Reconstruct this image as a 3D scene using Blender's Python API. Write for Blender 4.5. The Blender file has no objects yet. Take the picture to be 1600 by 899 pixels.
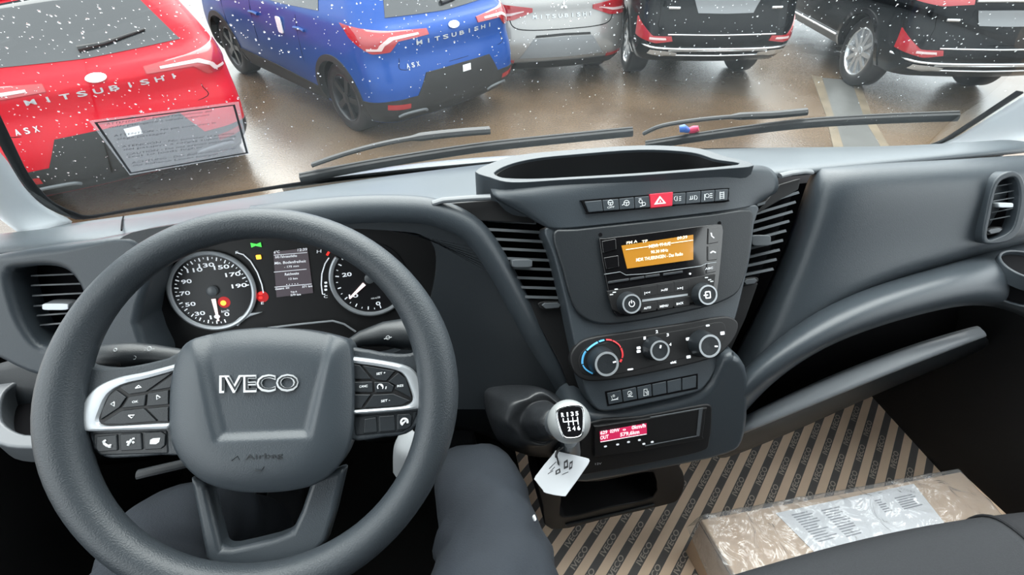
import bpy, bmesh, math, random
from mathutils import Vector, Matrix
from mathutils.bvhtree import BVHTree
R = math.radians
random.seed(7)
scn = bpy.context.scene
COL = scn.collection
# ------------------------------------------------------------------ camera
H, F, PITCH, YAW = 2.15, 800.0, R(40), R(11)
cam = bpy.data.cameras.new('camera'); cam.sensor_width = 36; cam.lens = 36*F/1600; cam.clip_start = .01; cam.clip_end = 500
co = bpy.data.objects.new('camera', cam); COL.objects.link(co); scn.camera = co
co.location = (0, 0, H); co.rotation_euler = (R(90)-PITCH, 0, -YAW)
# ------------------------------------------------------------------ world, light, exposure
w = bpy.data.worlds.new('overcast_sky'); scn.world = w; w.use_nodes = True
nt = w.node_tree; nt.nodes.clear()
tc = nt.nodes.new('ShaderNodeTexCoord'); sx = nt.nodes.new('ShaderNodeSeparateXYZ'); rp = nt.nodes.new('ShaderNodeValToRGB')
nz = nt.nodes.new('ShaderNodeTexNoise'); nz.inputs['Scale'].default_value = 2.2; nz.inputs['Detail'].default_value = 4
ad = nt.nodes.new('ShaderNodeMath'); ad.operation = 'MULTIPLY_ADD'; ad.inputs[1].default_value = .35
bg = nt.nodes.new('ShaderNodeBackground'); ow = nt.nodes.new('ShaderNodeOutputWorld')
nt.links.new(tc.outputs['Generated'], sx.inputs[0]); nt.links.new(tc.outputs['Generated'], nz.inputs[0])
nt.links.new(nz.outputs[0], ad.inputs[0]); nt.links.new(sx.outputs['Z'], ad.inputs[2]); nt.links.new(ad.outputs[0], rp.inputs[0])
rp.color_ramp.elements[0].position = .05; rp.color_ramp.elements[0].color = (.42, .46, .50, 1)
rp.color_ramp.elements[1].position = .75; rp.color_ramp.elements[1].color = (.94, .98, 1.0, 1)
nt.links.new(rp.outputs[0], bg.inputs[0]); bg.inputs[1].default_value = 2.2; nt.links.new(bg.outputs[0], ow.inputs[0])
sun = bpy.data.lights.new('overcast_sun', 'SUN'); sun.energy = 4.2; sun.angle = R(75); sun.color = (1, .98, .95)
so = bpy.data.objects.new('overcast_sun', sun); COL.objects.link(so); so.rotation_euler = (R(-34), R(4), 0); so.location = (0, 0, 12)
vs = scn.view_settings; scn.display_settings.display_device = 'sRGB'
vs.view_transform = 'Standard'; vs.look = 'None'; vs.gamma = 1; vs.use_curve_mapping = False; vs.exposure = 1.0
scn.cycles.max_bounces = 8; scn.cycles.transparent_max_bounces = 16; scn.cycles.diffuse_bounces = 4

# ------------------------------------------------------------------ helpers
CR = Vector((math.cos(YAW), -math.sin(YAW), 0)); CH = Vector((math.sin(YAW), math.cos(YAW), 0)); UP = Vector((0, 0, 1))
CF = CH*math.cos(PITCH)-UP*math.sin(PITCH); CU = CH*math.sin(PITCH)+UP*math.cos(PITCH)
EYE = Vector((0, 0, H))
def ray(x, y): return CR*((x-800)/F)-CU*((y-449.5)/F)+CF
def at(x, y, Y=None, h=None, X=None, z=None):
    """a point of the place seen in a given direction, at a chosen distance Y ahead / height h below eye / ..."""
    r = ray(x, y)
    if z is not None: h = z-H
    t = Y/r.y if Y is not None else h/r.z if h is not None else X/r.x
    return EYE+r*t
def V(x, y, h): return Vector((x, y, H+h))
class Fr:
    def __init__(s, o, e1, e2):
        s.o = Vector(o); s.e1 = Vector(e1).normalized(); s.e2 = Vector(e2); s.e2 = (s.e2-s.e1*s.e2.dot(s.e1)).normalized(); s.n = s.e1.cross(s.e2)
    def w(s, u, v, n=0): return s.o+s.e1*u+s.e2*v+s.n*n
    def px(s, x, y, n=0):
        r = ray(x, y); o = s.o+s.n*n; t = (o-EYE).dot(s.n)/r.dot(s.n); p = EYE+r*t-s.o
        return (p.dot(s.e1), p.dot(s.e2))
    def pp(s, L, n=0): return [s.px(x, y, n) for x, y in L]
    def off(s, u, v, n): return Fr(s.w(u, v, n), s.e1, s.e2)
def tilt(o, deg, yaw=0):
    e1 = Vector((math.cos(R(yaw)), math.sin(R(yaw)), 0)); f = Vector((-e1.y, e1.x, 0))
    return Fr(o, e1, f*math.sin(R(deg))+UP*math.cos(R(deg)))
def smooth(P, k=4, closed=True):
    P = [Vector(p) for p in P]; n = len(P); out = []
    for i in range(n if closed else n-1):
        g = (lambda j: P[j % n]) if closed else (lambda j: P[max(0, min(n-1, j))])
        a, b, c, d = g(i-1), g(i), g(i+1), g(i+2)
        for q in range(k):
            t = q/k
            out.append(.5*((2*b)+(c-a)*t+(2*a-5*b+4*c-d)*t*t+(3*b-a-3*c+d)*t**3))
    if not closed: out.append(P[-1])
    return out
def rrect(cx, cy, w_, h_, r, k=5):
    o = []
    for sx_, sy_, a0 in ((1, 1, 0), (-1, 1, 90), (-1, -1, 180), (1, -1, 270)):
        for i in range(k+1):
            a = R(a0+90*i/k); o.append((cx+sx_*(w_/2-r)+r*math.cos(a), cy+sy_*(h_/2-r)+r*math.sin(a)))
    return o
def circle(cx, cy, r, k=48, ry=None): return [(cx+r*math.cos(2*math.pi*i/k), cy+(ry or r)*math.sin(2*math.pi*i/k)) for i in range(k)]
def resample(P, n, closed=True):
    P = [Vector(p) for p in P]; Q = P+[P[0]] if closed else P
    L = [0]
    for a, b in zip(Q, Q[1:]): L.append(L[-1]+(b-a).length)
    out = []; j = 0
    for i in range(n):
        t = L[-1]*i/(n if closed else n-1)
        while j < len(L)-2 and L[j+1] < t: j += 1
        out.append(Q[j].lerp(Q[j+1], (t-L[j])/max(1e-9, L[j+1]-L[j])))
    return out
TXT = {}
def text_geo(s, bold=0.0, ext=0.0):
    k = (s, bold, ext)
    if k not in TXT:
        c = bpy.data.curves.new('t', 'FONT'); c.body = s; c.offset = bold; c.extrude = ext; c.resolution_u = 3
        o = bpy.data.objects.new('t', c); COL.objects.link(o); bpy.context.view_layer.update()
        m = o.evaluated_get(bpy.context.evaluated_depsgraph_get()).to_mesh()
        TXT[k] = ([v.co.copy() for v in m.vertices], [tuple(p.vertices) for p in m.polygons])
        bpy.data.objects.remove(o); bpy.data.curves.remove(c)
    return TXT[k]
class MB:
    def __init__(s): s.v = []; s.f = []; s.m = []
    def add(s, vs_, fs, mi=0):
        b = len(s.v); s.v += [Vector(p) for p in vs_]
        for f in fs: s.f.append(tuple(b+i for i in f)); s.m.append(mi)
        return s
    def loops(s, Ls, mi=0, closed=True, cap0=False, cap1=False):
        n = len(Ls[0]); vs_ = [p for L in Ls for p in L]; fs = []
        for a in range(len(Ls)-1):
            for i in range(n if closed else n-1):
                j = (i+1) % n; fs.append((a*n+i, a*n+j, a*n+n+j, a*n+n+i))
        if cap0: fs.append(tuple(range(n))[::-1])
        if cap1: fs.append(tuple((len(Ls)-1)*n+i for i in range(n)))
        return s.add(vs_, fs, mi)
    def prism(s, fr, P, n0, n1, mi=0): return s.loops([[fr.w(p[0], p[1], n0) for p in P], [fr.w(p[0], p[1], n1) for p in P]], mi, True, True, True)
    def ring(s, fr, A, B, n0, n1, mi=0, k=96):
        A = resample(A, k); B = resample(B, k)
        ca = sum(A, Vector((0, 0)))/k
        i0 = min(range(k), key=lambda i: sum((A[q]-B[(q+i) % k]).length for q in range(0, k, 4)))
        B = B[i0:]+B[:i0]
        L = [[fr.w(p[0], p[1], n) for p in Q] for Q, n in ((A, n0), (A, n1), (B, n1), (B, n0), (A, n0))]
        return s.loops(L, mi)
    def tube(s, path, r, k=10, mi=0, cap=True, flat=1.0):
        path = [Vector(p) for p in path]; n = len(path); Ls = []; x0 = None
        for i, p in enumerate(path):
            t = (path[min(n-1, i+1)]-path[max(0, i-1)]).normalized()
            if x0 is None: x0 = t.orthogonal().normalized() if abs(t.z) > .95 else t.cross(UP).normalized()
            x0 = (x0-t*x0.dot(t)).normalized(); y0 = t.cross(x0)
            q = r[i] if isinstance(r, (list, tuple)) else r
            Ls.append([p+x0*q*math.cos(2*math.pi*a/k)+y0*q*flat*math.sin(2*math.pi*a/k) for a in range(k)])
        return s.loops(Ls, mi, True, cap, cap)
    def lathe(s, fr, prof, k=40, mi=0, cx=0, cy=0, cap0=True, cap1=True):
        return s.loops([[fr.w(cx+r*math.cos(2*math.pi*a/k), cy+r*math.sin(2*math.pi*a/k), n) for a in range(k)] for r, n in prof], mi, True, cap0, cap1)
    def grid(s, rows, mi=0): return s.loops(rows, mi, False)
    def box(s, fr, u0, u1, v0, v1, n0, n1, mi=0): return s.prism(fr, [(u0, v0), (u1, v0), (u1, v1), (u0, v1)], n0, n1, mi)
    def text(s, fr, t, a, b, hp, n=.0004, mi=0, bold=.0, ext=0, pix=True):
        """lettering on a plane: a,b = baseline ends, hp = cap height"""
        if pix: A = Vector(fr.px(*a, n)); B = Vector(fr.px(*b, n)); C = Vector(fr.px(a[0], a[1]-hp, n))-A
        else: A = Vector(a); B = Vector(b); d = (B-A).normalized(); C = Vector((-d.y, d.x))*hp
        vs_, fs = text_geo(t, bold, 1.0 if ext else 0)
        x0 = min(v.x for v in vs_); x1 = max(v.x for v in vs_); E = (B-A)/(x1-x0)
        out = []
        for v in vs_:
            p = A+E*(v.x-x0)+C*(v.y/.69); out.append(fr.w(p.x, p.y, n+(v.z+1)*.5*ext if ext else n))
        return s.add(out, fs, mi)
    def build(s, name, mats, parent=None, bevel=0, seg=2, sub=0, solid=0, smooth_=True, ang=35, merge=0, recalc=True):
        me = bpy.data.meshes.new(name)
        inv = INV.get(parent.name) if parent else None
        vs_ = s.v if inv is None else [inv @ p for p in s.v]
        me.from_pydata([tuple(p) for p in vs_], [], s.f)
        for i, m in enumerate(s.m): me.polygons[i].material_index = m
        for m in (mats if isinstance(mats, (list, tuple)) else [mats]): me.materials.append(m)
        if recalc or merge:
            bm = bmesh.new(); bm.from_mesh(me)
            if merge: bmesh.ops.remove_doubles(bm, verts=bm.verts, dist=merge)
            if recalc: bmesh.ops.recalc_face_normals(bm, faces=bm.faces)
            bm.to_mesh(me); bm.free()
        o = bpy.data.objects.new(name, me); COL.objects.link(o)
        if parent: o.parent = parent
        if parent and inv is not None: INV[o.name] = inv
        if smooth_:
            me.shade_smooth()
            if not sub: me.set_sharp_from_angle(angle=R(ang))
        if sub: q = o.modifiers.new('s', 'SUBSURF'); q.levels = q.render_levels = sub
        if solid: q = o.modifiers.new('t', 'SOLIDIFY'); q.thickness = abs(solid); q.offset = -1 if solid > 0 else 1
        if bevel:
            q = o.modifiers.new('b', 'BEVEL'); q.width = bevel; q.segments = seg; q.limit_method = 'ANGLE'; q.angle_limit = R(40); q.harden_normals = True
        return o
INV = {}
def thing(name, label, cat, loc, rz=0, group=None):
    o = bpy.data.objects.new(name, None); COL.objects.link(o); o.empty_display_size = .05
    o.location = loc; o.rotation_euler = (0, 0, rz); o['label'] = label; o['category'] = cat
    if group: o['group'] = group
    INV[o.name] = (Matrix.Translation(loc) @ Matrix.Rotation(rz, 4, 'Z')).inverted()
    return o
def tag(o, label, cat, group=None, kind=None):
    o['label'] = label; o['category'] = cat
    if group: o['group'] = group
    if kind: o['kind'] = kind
    return o
def struct(o): o['kind'] = 'structure'; return o
def lab(o, l): o['label'] = l; return o
def MAT(name, col, rough=.5, metal=0, spec=.5, bump=0, bscale=400, var=0, vscale=3, emit=0, ecol=None, coat=0, alpha=1, sheen=0):
    m = bpy.data.materials.new(name); m.use_nodes = True; n = m.node_tree; b = n.nodes['Principled BSDF']
    b.inputs['Base Color'].default_value = (*col, 1); b.inputs['Roughness'].default_value = rough; b.inputs['Metallic'].default_value = metal
    b.inputs['Specular IOR Level'].default_value = spec; b.inputs['Coat Weight'].default_value = coat; b.inputs['Coat Roughness'].default_value = .04
    b.inputs['Sheen Weight'].default_value = sheen
    if emit: b.inputs['Emission Color'].default_value = (*(ecol or col), 1); b.inputs['Emission Strength'].default_value = emit
    if alpha < 1: b.inputs['Alpha'].default_value = alpha
    if bump or var:
        t = n.nodes.new('ShaderNodeTexCoord')
    if bump:
        z = n.nodes.new('ShaderNodeTexNoise'); z.inputs['Scale'].default_value = bscale; z.inputs['Detail'].default_value = 2
        k = n.nodes.new('ShaderNodeBump'); k.inputs['Strength'].default_value = bump; k.inputs['Distance'].default_value = .001
        n.links.new(t.outputs['Object'], z.inputs[0]); n.links.new(z.outputs[0], k.inputs['Height']); n.links.new(k.outputs[0], b.inputs['Normal'])
    if var:
        z = n.nodes.new('ShaderNodeTexNoise'); z.inputs['Scale'].default_value = vscale; z.inputs['Detail'].default_value = 5
        x = n.nodes.new('ShaderNodeMix'); x.data_type = 'RGBA'
        x.inputs[6].default_value = (*[c*(1-var) for c in col], 1); x.inputs[7].default_value = (*[min(1, c*(1+var)) for c in col], 1)
        n.links.new(t.outputs['Object'], z.inputs[0]); n.links.new(z.outputs[0], x.inputs[0]); n.links.new(x.outputs[2], b.inputs['Base Color'])
    return m
def FILM(name, tint, base, schlick=True, rough=0.02, mixin=None, mixf=0.0, trans=False, bump=0, bscale=30):
    """thin clear sheet: transparent, mirror by angle, optionally a little milky"""
    m = bpy.data.materials.new(name); m.use_nodes = True; n = m.node_tree; n.nodes.clear(); L = n.links.new
    out = n.nodes.new('ShaderNodeOutputMaterial'); tr = n.nodes.new('ShaderNodeBsdfTransparent'); tr.inputs[0].default_value = (*tint, 1)
    gl = n.nodes.new('ShaderNodeBsdfGlossy'); gl.inputs['Roughness'].default_value = rough
    g = n.nodes.new('ShaderNodeNewGeometry'); d = n.nodes.new('ShaderNodeVectorMath'); d.operation = 'DOT_PRODUCT'
    if bump:
        t = n.nodes.new('ShaderNodeTexCoord'); z = n.nodes.new('ShaderNodeTexNoise'); z.inputs['Scale'].default_value = bscale; z.inputs['Detail'].default_value = 3; z.inputs['Distortion'].default_value = 1.5
        k = n.nodes.new('ShaderNodeBump'); k.inputs['Strength'].default_value = bump; k.inputs['Distance'].default_value = .02
        L(t.outputs['Object'], z.inputs[0]); L(z.outputs[0], k.inputs['Height']); L(k.outputs[0], gl.inputs['Normal']); L(k.outputs[0], d.inputs[1])
    else: L(g.outputs['Normal'], d.inputs[1])
    L(g.outputs['Incoming'], d.inputs[0])
    a = n.nodes.new('ShaderNodeMath'); a.operation = 'ABSOLUTE'; L(d.outputs['Value'], a.inputs[0])
    o = n.nodes.new('ShaderNodeMath'); o.operation = 'SUBTRACT'; o.inputs[0].default_value = 1; L(a.outputs[0], o.inputs[1])
    p = n.nodes.new('ShaderNodeMath'); p.operation = 'POWER'; p.inputs[1].default_value = 5; L(o.outputs[0], p.inputs[0])
    q = n.nodes.new('ShaderNodeMath'); q.operation = 'MULTIPLY_ADD'; q.inputs[1].default_value = 1-base; q.inputs[2].default_value = base; L(p.outputs[0], q.inputs[0])
    mx = n.nodes.new('ShaderNodeMixShader'); L(q.outputs[0], mx.inputs[0]); L(tr.outputs[0], mx.inputs[1]); L(gl.outputs[0], mx.inputs[2])
    last = mx.outputs[0]
    if mixin:
        df = n.nodes.new('ShaderNodeBsdfTranslucent' if trans else 'ShaderNodeBsdfDiffuse'); df.inputs[0].default_value = (*mixin, 1); m2 = n.nodes.new('ShaderNodeMixShader'); m2.inputs[0].default_value = mixf
        L(last, m2.inputs[1]); L(df.outputs[0], m2.inputs[2]); last = m2.outputs[0]
    L(last, out.inputs[0]); return m
# ------------------------------------------------------------------ materials
M = {}
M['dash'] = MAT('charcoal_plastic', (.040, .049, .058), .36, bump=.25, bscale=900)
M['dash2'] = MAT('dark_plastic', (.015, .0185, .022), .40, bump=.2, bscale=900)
M['black'] = MAT('black_plastic', (.009, .009, .010), .5, bump=.1, bscale=700)
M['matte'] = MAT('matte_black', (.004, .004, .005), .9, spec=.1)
M['gloss'] = MAT('gloss_black', (.006, .006, .007), .08, coat=.5)
M['rim'] = MAT('wheel_rubber', (.033, .040, .047), .42, bump=.45, bscale=700)
M['ceil'] = MAT('ceiling_lining', (.12, .12, .125), .9)
M['silver'] = MAT('satin_silver', (.50, .53, .56), .38, metal=.55)
M['chrome'] = MAT('chrome', (.85, .87, .88), .12, metal=1)
M['padtop'] = MAT('daylit_dash_top', (.082, .096, .108), .36, bump=.25, bscale=900)  # same plastic as the dash, lightened: daylight on the top painted into its colour
M['badge'] = MAT('brushed_chrome', (.75, .77, .79), .35, metal=.7)
M['lip'] = MAT('daylit_shelf_lip', (.24, .26, .28), .4)  # vent grey made paler: side window light on the shelf lip, painted in
M['slat'] = MAT('vent_grey', (.10, .11, .12), .32)
M['white'] = MAT('white_print', (.78, .80, .82), .6)
M['lit'] = MAT('lit_white_print', (.9, .92, .95), .5, emit=.22, ecol=(.85, .92, 1))
M['red'] = MAT('red_button', (.62, .02, .05), .4)
M['carpet'] = MAT('black_carpet', (.006, .006, .006), .95, spec=.1, bump=.6, bscale=300)
M['leather'] = MAT('black_leather', (.022, .024, .027), .33, bump=.3, bscale=260)
M['pillar'] = MAT('pale_grey_trim', (.84, .88, .91), .6, bump=.15, bscale=800)
M['trouser'] = MAT('dark_trouser_cloth', (.014, .019, .027), .85, sheen=.0, bump=.5, bscale=500, var=.25, vscale=14)
M['seat'] = MAT('dark_seat_fabric', (.022, .024, .028), .85, bump=.7, bscale=900, var=.3, vscale=500)
M['seat2'] = MAT('black_seat_fabric', (.012, .013, .016), .85, bump=.7, bscale=900)
M['card'] = MAT('brown_cardboard', (.60, .44, .31), .75, var=.08, vscale=9)
M['cardin'] = MAT('dark_cardboard_edge', (.16, .10, .065), .8)
M['ink'] = MAT('mat_ink', (.12, .112, .11), .75)
M['inkl'] = MAT('mat_letter', (.46, .40, .34), .75)
M['paper'] = MAT('white_paper', (.80, .83, .88), .6)
M['print'] = MAT('black_print', (.03, .03, .035), .6)
M['glass'] = FILM('windscreen_glass', (.80, .84, .83), .05)
M['sideglass'] = FILM('side_glass', (.94, .96, .95), .05)
M['film'] = FILM('clear_plastic_film', (.95, .95, .95), .10, mixin=(.85, .86, .88), mixf=.17, rough=.10, bump=.9, bscale=16)
M['label'] = FILM('clear_label_film', (.92, .92, .94), .05, mixin=(.55, .57, .62), mixf=.055, trans=True, rough=.15)
def water_mat():
    m = bpy.data.materials.new('rain_water'); m.use_nodes = True; n = m.node_tree; n.nodes.clear()
    o = n.nodes.new('ShaderNodeOutputMaterial'); g = n.nodes.new('ShaderNodeBsdfGlass'); g.inputs['IOR'].default_value = 1.33; g.inputs['Roughness'].default_value = 0
    n.links.new(g.outputs[0], o.inputs[0]); return m
M['water'] = water_mat()
def ground_mat():
    m = bpy.data.materials.new('wet_tarmac'); m.use_nodes = True; n = m.node_tree; b = n.nodes['Principled BSDF']; L = n.links.new
    t = n.nodes.new('ShaderNodeTexCoord')
    a = n.nodes.new('ShaderNodeTexNoise'); a.inputs['Scale'].default_value = .35; a.inputs['Detail'].default_value = 6; a.inputs['Distortion'].default_value = .6
    r1 = n.nodes.new('ShaderNodeValToRGB'); e = r1.color_ramp
    e.elements[0].position = .36; e.elements[0].color = (.070, .046, .028, 1); e.elements[1].position = .66; e.elements[1].color = (.125, .105, .085, 1)
    k = e.elements.new(.5); k.color = (.115, .078, .048, 1)
    f = n.nodes.new('ShaderNodeTexNoise'); f.inputs['Scale'].default_value = 60; f.inputs['Detail'].default_value = 6
    x = n.nodes.new('ShaderNodeMix'); x.data_type = 'RGBA'; x.blend_type = 'OVERLAY'; x.inputs[0].default_value = .55
    L(t.outputs['Object'], a.inputs[0]); L(t.outputs['Object'], f.inputs[0]); L(a.outputs[0], r1.inputs[0]); L(r1.outputs[0], x.inputs[6]); L(f.outputs[0], x.inputs[7]); L(x.outputs[2], b.inputs['Base Color'])
    c = n.nodes.new('ShaderNodeTexNoise'); c.inputs['Scale'].default_value = .8; c.inputs['Detail'].default_value = 8
    r2 = n.nodes.new('ShaderNodeValToRGB'); r2.color_ramp.elements[0].position = .42; r2.color_ramp.elements[0].color = (.05, .05, .05, 1); r2.color_ramp.elements[1].position = .62; r2.color_ramp.elements[1].color = (.30, .30, .30, 1)
    L(t.outputs['Object'], c.inputs[0]); L(c.outputs[0], r2.inputs[0]); L(r2.outputs[0], b.inputs['Roughness'])
    bp = n.nodes.new('ShaderNodeBump'); bp.inputs['Strength'].default_value = .25; bp.inputs['Distance'].default_value = .01
    L(f.outputs[0], bp.inputs['Height']); L(bp.outputs[0], b.inputs['Normal']); b.inputs['Specular IOR Level'].default_value = .6
    return m
M['ground'] = ground_mat()
M['yellow'] = MAT('worn_yellow_paint', (.155, .125, .088), .3, var=.55, vscale=4)
M['patch'] = MAT('grey_tarmac_patch', (.105, .105, .10), .28, var=.25, vscale=5)
# ------------------------------------------------------------------ ground and cab shell
FLOOR = -1.10
def Yb(x): return 1.0-.187*(x-.235)**2
WK, WB = .85, -.50
def wsY(x, h): return Yb(x)-WK*(h-WB)
def ws(px, py, off=0.0):
    """point on the windscreen (off = metres outside it)"""
    d = ray(px, py); lo, hi = .1, 3.0
    for _ in range(50):
        m = (lo+hi)/2
        if d.y*m > wsY(d.x*m, d.z*m): hi = m
        else: lo = m
    return EYE+d*lo+Vector((0, .76, .65))*off
G0 = Fr((0, 0, 0), (1, 0, 0), (0, 1, 0))
g = MB(); g.grid([[Vector((x, y, 0)) for x in range(-40, 41, 8)] for y in range(-10, 71, 8)])
struct(g.build('ground', M['ground'], smooth_=False))
fr = Fr(V(0, 0, FLOOR), (1, 0, 0), (0, 1, 0))
g = MB(); g.box(fr, -.68, 1.16, -1.0, 1.0, -.04, 0); struct(g.build('floor', M['carpet']))
g = MB(); g.box(fr, -.66, 1.14, -1.0, .24, 1.50, 1.54); struct(g.build('ceiling', M['ceil']))
def doorside(name, x0, x1):
    q = MB(); S = Fr((0, 0, H), (0, 1, 0), (0, 0, 1))
    P = [(-1.0, FLOOR), (.98, FLOOR), (.98, -.62), (.80, -.48), (.62, -.54), (-.65, -.54), (-.65, .40), (-1.0, .40)]
    q.loops([[Vector((x0, a, H+b)) for a, b in P], [Vector((x1, a, H+b)) for a, b in P]], 0, True, True, True)
    return struct(q.build(name, M['black'], bevel=.006))
doorside('wall_left', -.70, -.635); doorside('wall_right', 1.10, 1.165)
g = MB(); g.box(fr, -.68, 1.16, -1.0, -.96, 0, 1.52); struct(g.build('wall_back', M['dash2']))
g = MB(); g.box(fr, -.68, 1.16, .92, .97, 0, .52); struct(g.build('wall_front', M['matte']))
# windscreen
def edgeL(h): return -.475-.36*max(0, -.08-h)**1.15 if h > -.42 else -.585+ (max(0, -.42-h))**1.4*1.3
LP = [ws(*p) for p in ((0, 232), (30, 285), (60, 318), (82, 332), (105, 341), (130, 346))]
RP = [ws(*p) for p in ((1600, 148), (1550, 181), (1500, 212), (1475, 226), (1452, 234), (1425, 239))]
def up_ext(P0, side):
    o = []
    for h in (.28, .12, 0, -.12): o.append(h)
    return o
ROW = []
hs = [.40, .22, .04, -.10, -.2]
for n_, x_ in (('window_2', -.665), ('window_3', 1.132)):
    q = MB(); q.grid([[Vector((x_, .88, H-.50)), Vector((x_, .60, H-.56)), Vector((x_, -.66, H-.56))], [Vector((x_, .30, H+.38)), Vector((x_, .20, H+.39)), Vector((x_, -.66, H+.40))]]); struct(q.build(n_, M['sideglass']))
for h in hs: ROW.append((-.508+.045*(h+.275)/.5+0.0, 1.057-.045*(h+.32)/.5, h))
for l, r_ in zip(LP, RP): ROW.append((l.x, r_.x, None, l.z-H, r_.z-H))
rows = []
for q in ROW:
    a, b = q[0], q[1]; L = []
    for i in range(25):
        t = i/24; x = a+(b-a)*t
        if q[2] is not None: h = q[2]
        else: h = q[3]+(q[4]-q[3])*t; h -= .045*math.sin(math.pi*t)*min(1, (-.25-q[3])/.2)
        L.append(V(x, wsY(x, h), h))
    rows.append(L)
g = MB(); g.grid(rows); wsc = g.build('window_1', M['glass'], sub=1, recalc=False); struct(wsc)
# make the glass normals look into the cab
def flip_to(o, d):
    if sum((p.normal.dot(d)*p.area for p in o.data.polygons)) < 0: o.data.flip_normals()
flip_to(wsc, Vector((0, -.7, -.6)))
# dark glazing band along the screen base
base = [ws(*p) for p in ((60, 318), (82, 332), (105, 341), (130, 346), (200, 334), (330, 314), (480, 291), (620, 275), (750, 264), (900, 250), (1000, 246), (1120, 239), (1280, 238), (1425, 239), (1452, 234), (1475, 226), (1500, 212), (1600, 148))]
base = [ws(-60, 120), ws(0, 232), ws(30, 285)]+base
bs = smooth(base, 3, False)
def inward(P, c=Vector((.24, .85, H-.2))): return (c-P).normalized()
g = MB(); g.grid([[p+Vector((0, .004, .004)) for p in bs], [p+Vector((0, .004, .004))+inward(p)*.014 for p in bs]]); struct(g.build('trim_1', M['matte'], solid=.003))
# A pillars: pale trim from the glass edge back to the door
def pillar(name, inner, outer):
    n = 24; A = resample(inner, n, False); B = resample(outer, n, False); rows = []
    for k in range(7):
        t = k/6; rows.append([a.lerp(b, t)+Vector((0, -.035, .012))*math.sin(math.pi*t) for a, b in zip(A, B)])
    q = MB(); q.grid(rows); return struct(q.build(name, M['pillar'], sub=1, solid=.004))
def wsx(x, h): return V(x, wsY(x, h), h)
inL = [wsx(-.45, .40), wsx(-.46, .28), wsx(-.478, .05), wsx(-.495, -.15), ws(0, 232), ws(30, 285), ws(60, 318), ws(82, 332), ws(118, 347)]
outL = [V(-.59, .02, .40), V(-.60, .12, .28), V(-.61, .30, .05), V(-.62, .46, -.15), at(-40, 290, X=-.62), at(-10, 330, X=-.615), at(15, 348, X=-.61), at(35, 360, X=-.60), at(50, 372, X=-.585)]
pillar('trim_2', inL, outL)
inR = [wsx(.99, .40), wsx(1.0, .28), wsx(1.02, .05), wsx(1.04, -.15), ws(1600, 148), ws(1550, 181), ws(1500, 212), ws(1475, 226), ws(1440, 239)]
outR = [V(1.07, .02, .40), V(1.08, .12, .28), V(1.09, .28, .05), V(1.095, .44, -.15), V(1.10, .56, -.29), at(1625, 195, X=1.10), at(1608, 222, X=1.09), at(1588, 240, X=1.08), at(1560, 248, X=1.06)]
pillar('trim_3', inR, outR)

# ------------------------------------------------------------------ dashboard
D = thing('dashboard', 'charcoal grey van dashboard with vents, storage tray and glove box', 'dashboard', V(.24, .7, FLOOR))
# top pad
rows = []
xs = [-.60+(1.07+.60)*i/24 for i in range(25)]
def pad(f): return [f(x) for x in xs]
def hb(x):
    K = [(-.9, -.43), (-.57, -.448), (-.5, -.467), (-.22, -.487), (.13, -.508), (.33, -.49), (.66, -.507), (1.0, -.498), (1.09, -.47), (1.3, -.45)]
    for (a, p), (b, q) in zip(K, K[1:]):
        if x <= b: return p+(q-p)*(x-a)/(b-a)
    return -.45
rows.append(pad(lambda x: V(x, wsY(x, hb(x))+.02, hb(x)-.03)))
rows.append(pad(lambda x: V(x, wsY(x, hb(x))+.002, hb(x)-.004)))
rows.append(pad(lambda x: V(x, wsY(x, hb(x))-.07, max(hb(x)+.02, -.46))))
rows.append(pad(lambda x: V(x, .74, -.408)))
rows.append(pad(lambda x: V(x, .672, -.386)))
rows.append(pad(lambda x: V(x, .652, -.387)))
rows.append(pad(lambda x: V(x, .652, -.396)))
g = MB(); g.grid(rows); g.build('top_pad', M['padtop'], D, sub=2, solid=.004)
g = MB(); g.tube([at(193, 338, Y=.80), at(191, 346, Y=.72), at(190, 356, Y=.668), at(190, 360, Y=.65)], .0012, 6); g.build('seam', M['matte'], D)
# storage tray on top
TF = Fr(V(.3, .68, -.345), (1, 0, 0), (0, 1, 0))
o = smooth(TF.pp([(742, 268), (766, 255), (812, 242), (880, 235), (1000, 227), (1088, 231), (1133, 244), (1174, 254), (1174, 260), (1130, 264), (1000, 274), (880, 281), (800, 285), (765, 277)]), 4)
i_ = smooth(TF.pp([(772, 270), (796, 257), (835, 248), (890, 242), (1000, 234), (1080, 238), (1118, 249), (1156, 255), (1128, 260), (1000, 270), (880, 277), (812, 281), (786, 278)]), 4)
g = MB(); g.ring(TF, o, i_, -.06, 0); g.build('storage_tray', M['dash'], D, bevel=.006, seg=3)
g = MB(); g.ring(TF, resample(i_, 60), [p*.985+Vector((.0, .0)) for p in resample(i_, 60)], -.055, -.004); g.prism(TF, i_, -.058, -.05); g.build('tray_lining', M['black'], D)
# instrument panel around the cluster
PF = tilt(V(-.1, .585, -.45), 25)
ol = smooth(PF.pp([(165, 500), (150, 450), (160, 400), (185, 375), (230, 358), (400, 334), (540, 320), (640, 317), (695, 325), (748, 352), (790, 412), (842, 510), (880, 572), (906, 618), (880, 640), (800, 640), (700, 640), (550, 640), (300, 640), (215, 620), (180, 570)]), 3)
il = smooth(PF.pp([(206, 440), (230, 392), (280, 370), (400, 360), (520, 357), (610, 361), (660, 368), (680, 392), (679, 440), (662, 500), (630, 545), (560, 560), (440, 562), (300, 560), (232, 545), (206, 510)]), 4)
g = MB(); g.ring(PF, ol, il, -.018, 0, k=160); g.build('instrument_panel', M['dash2'], D, bevel=.003, seg=2)
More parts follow.
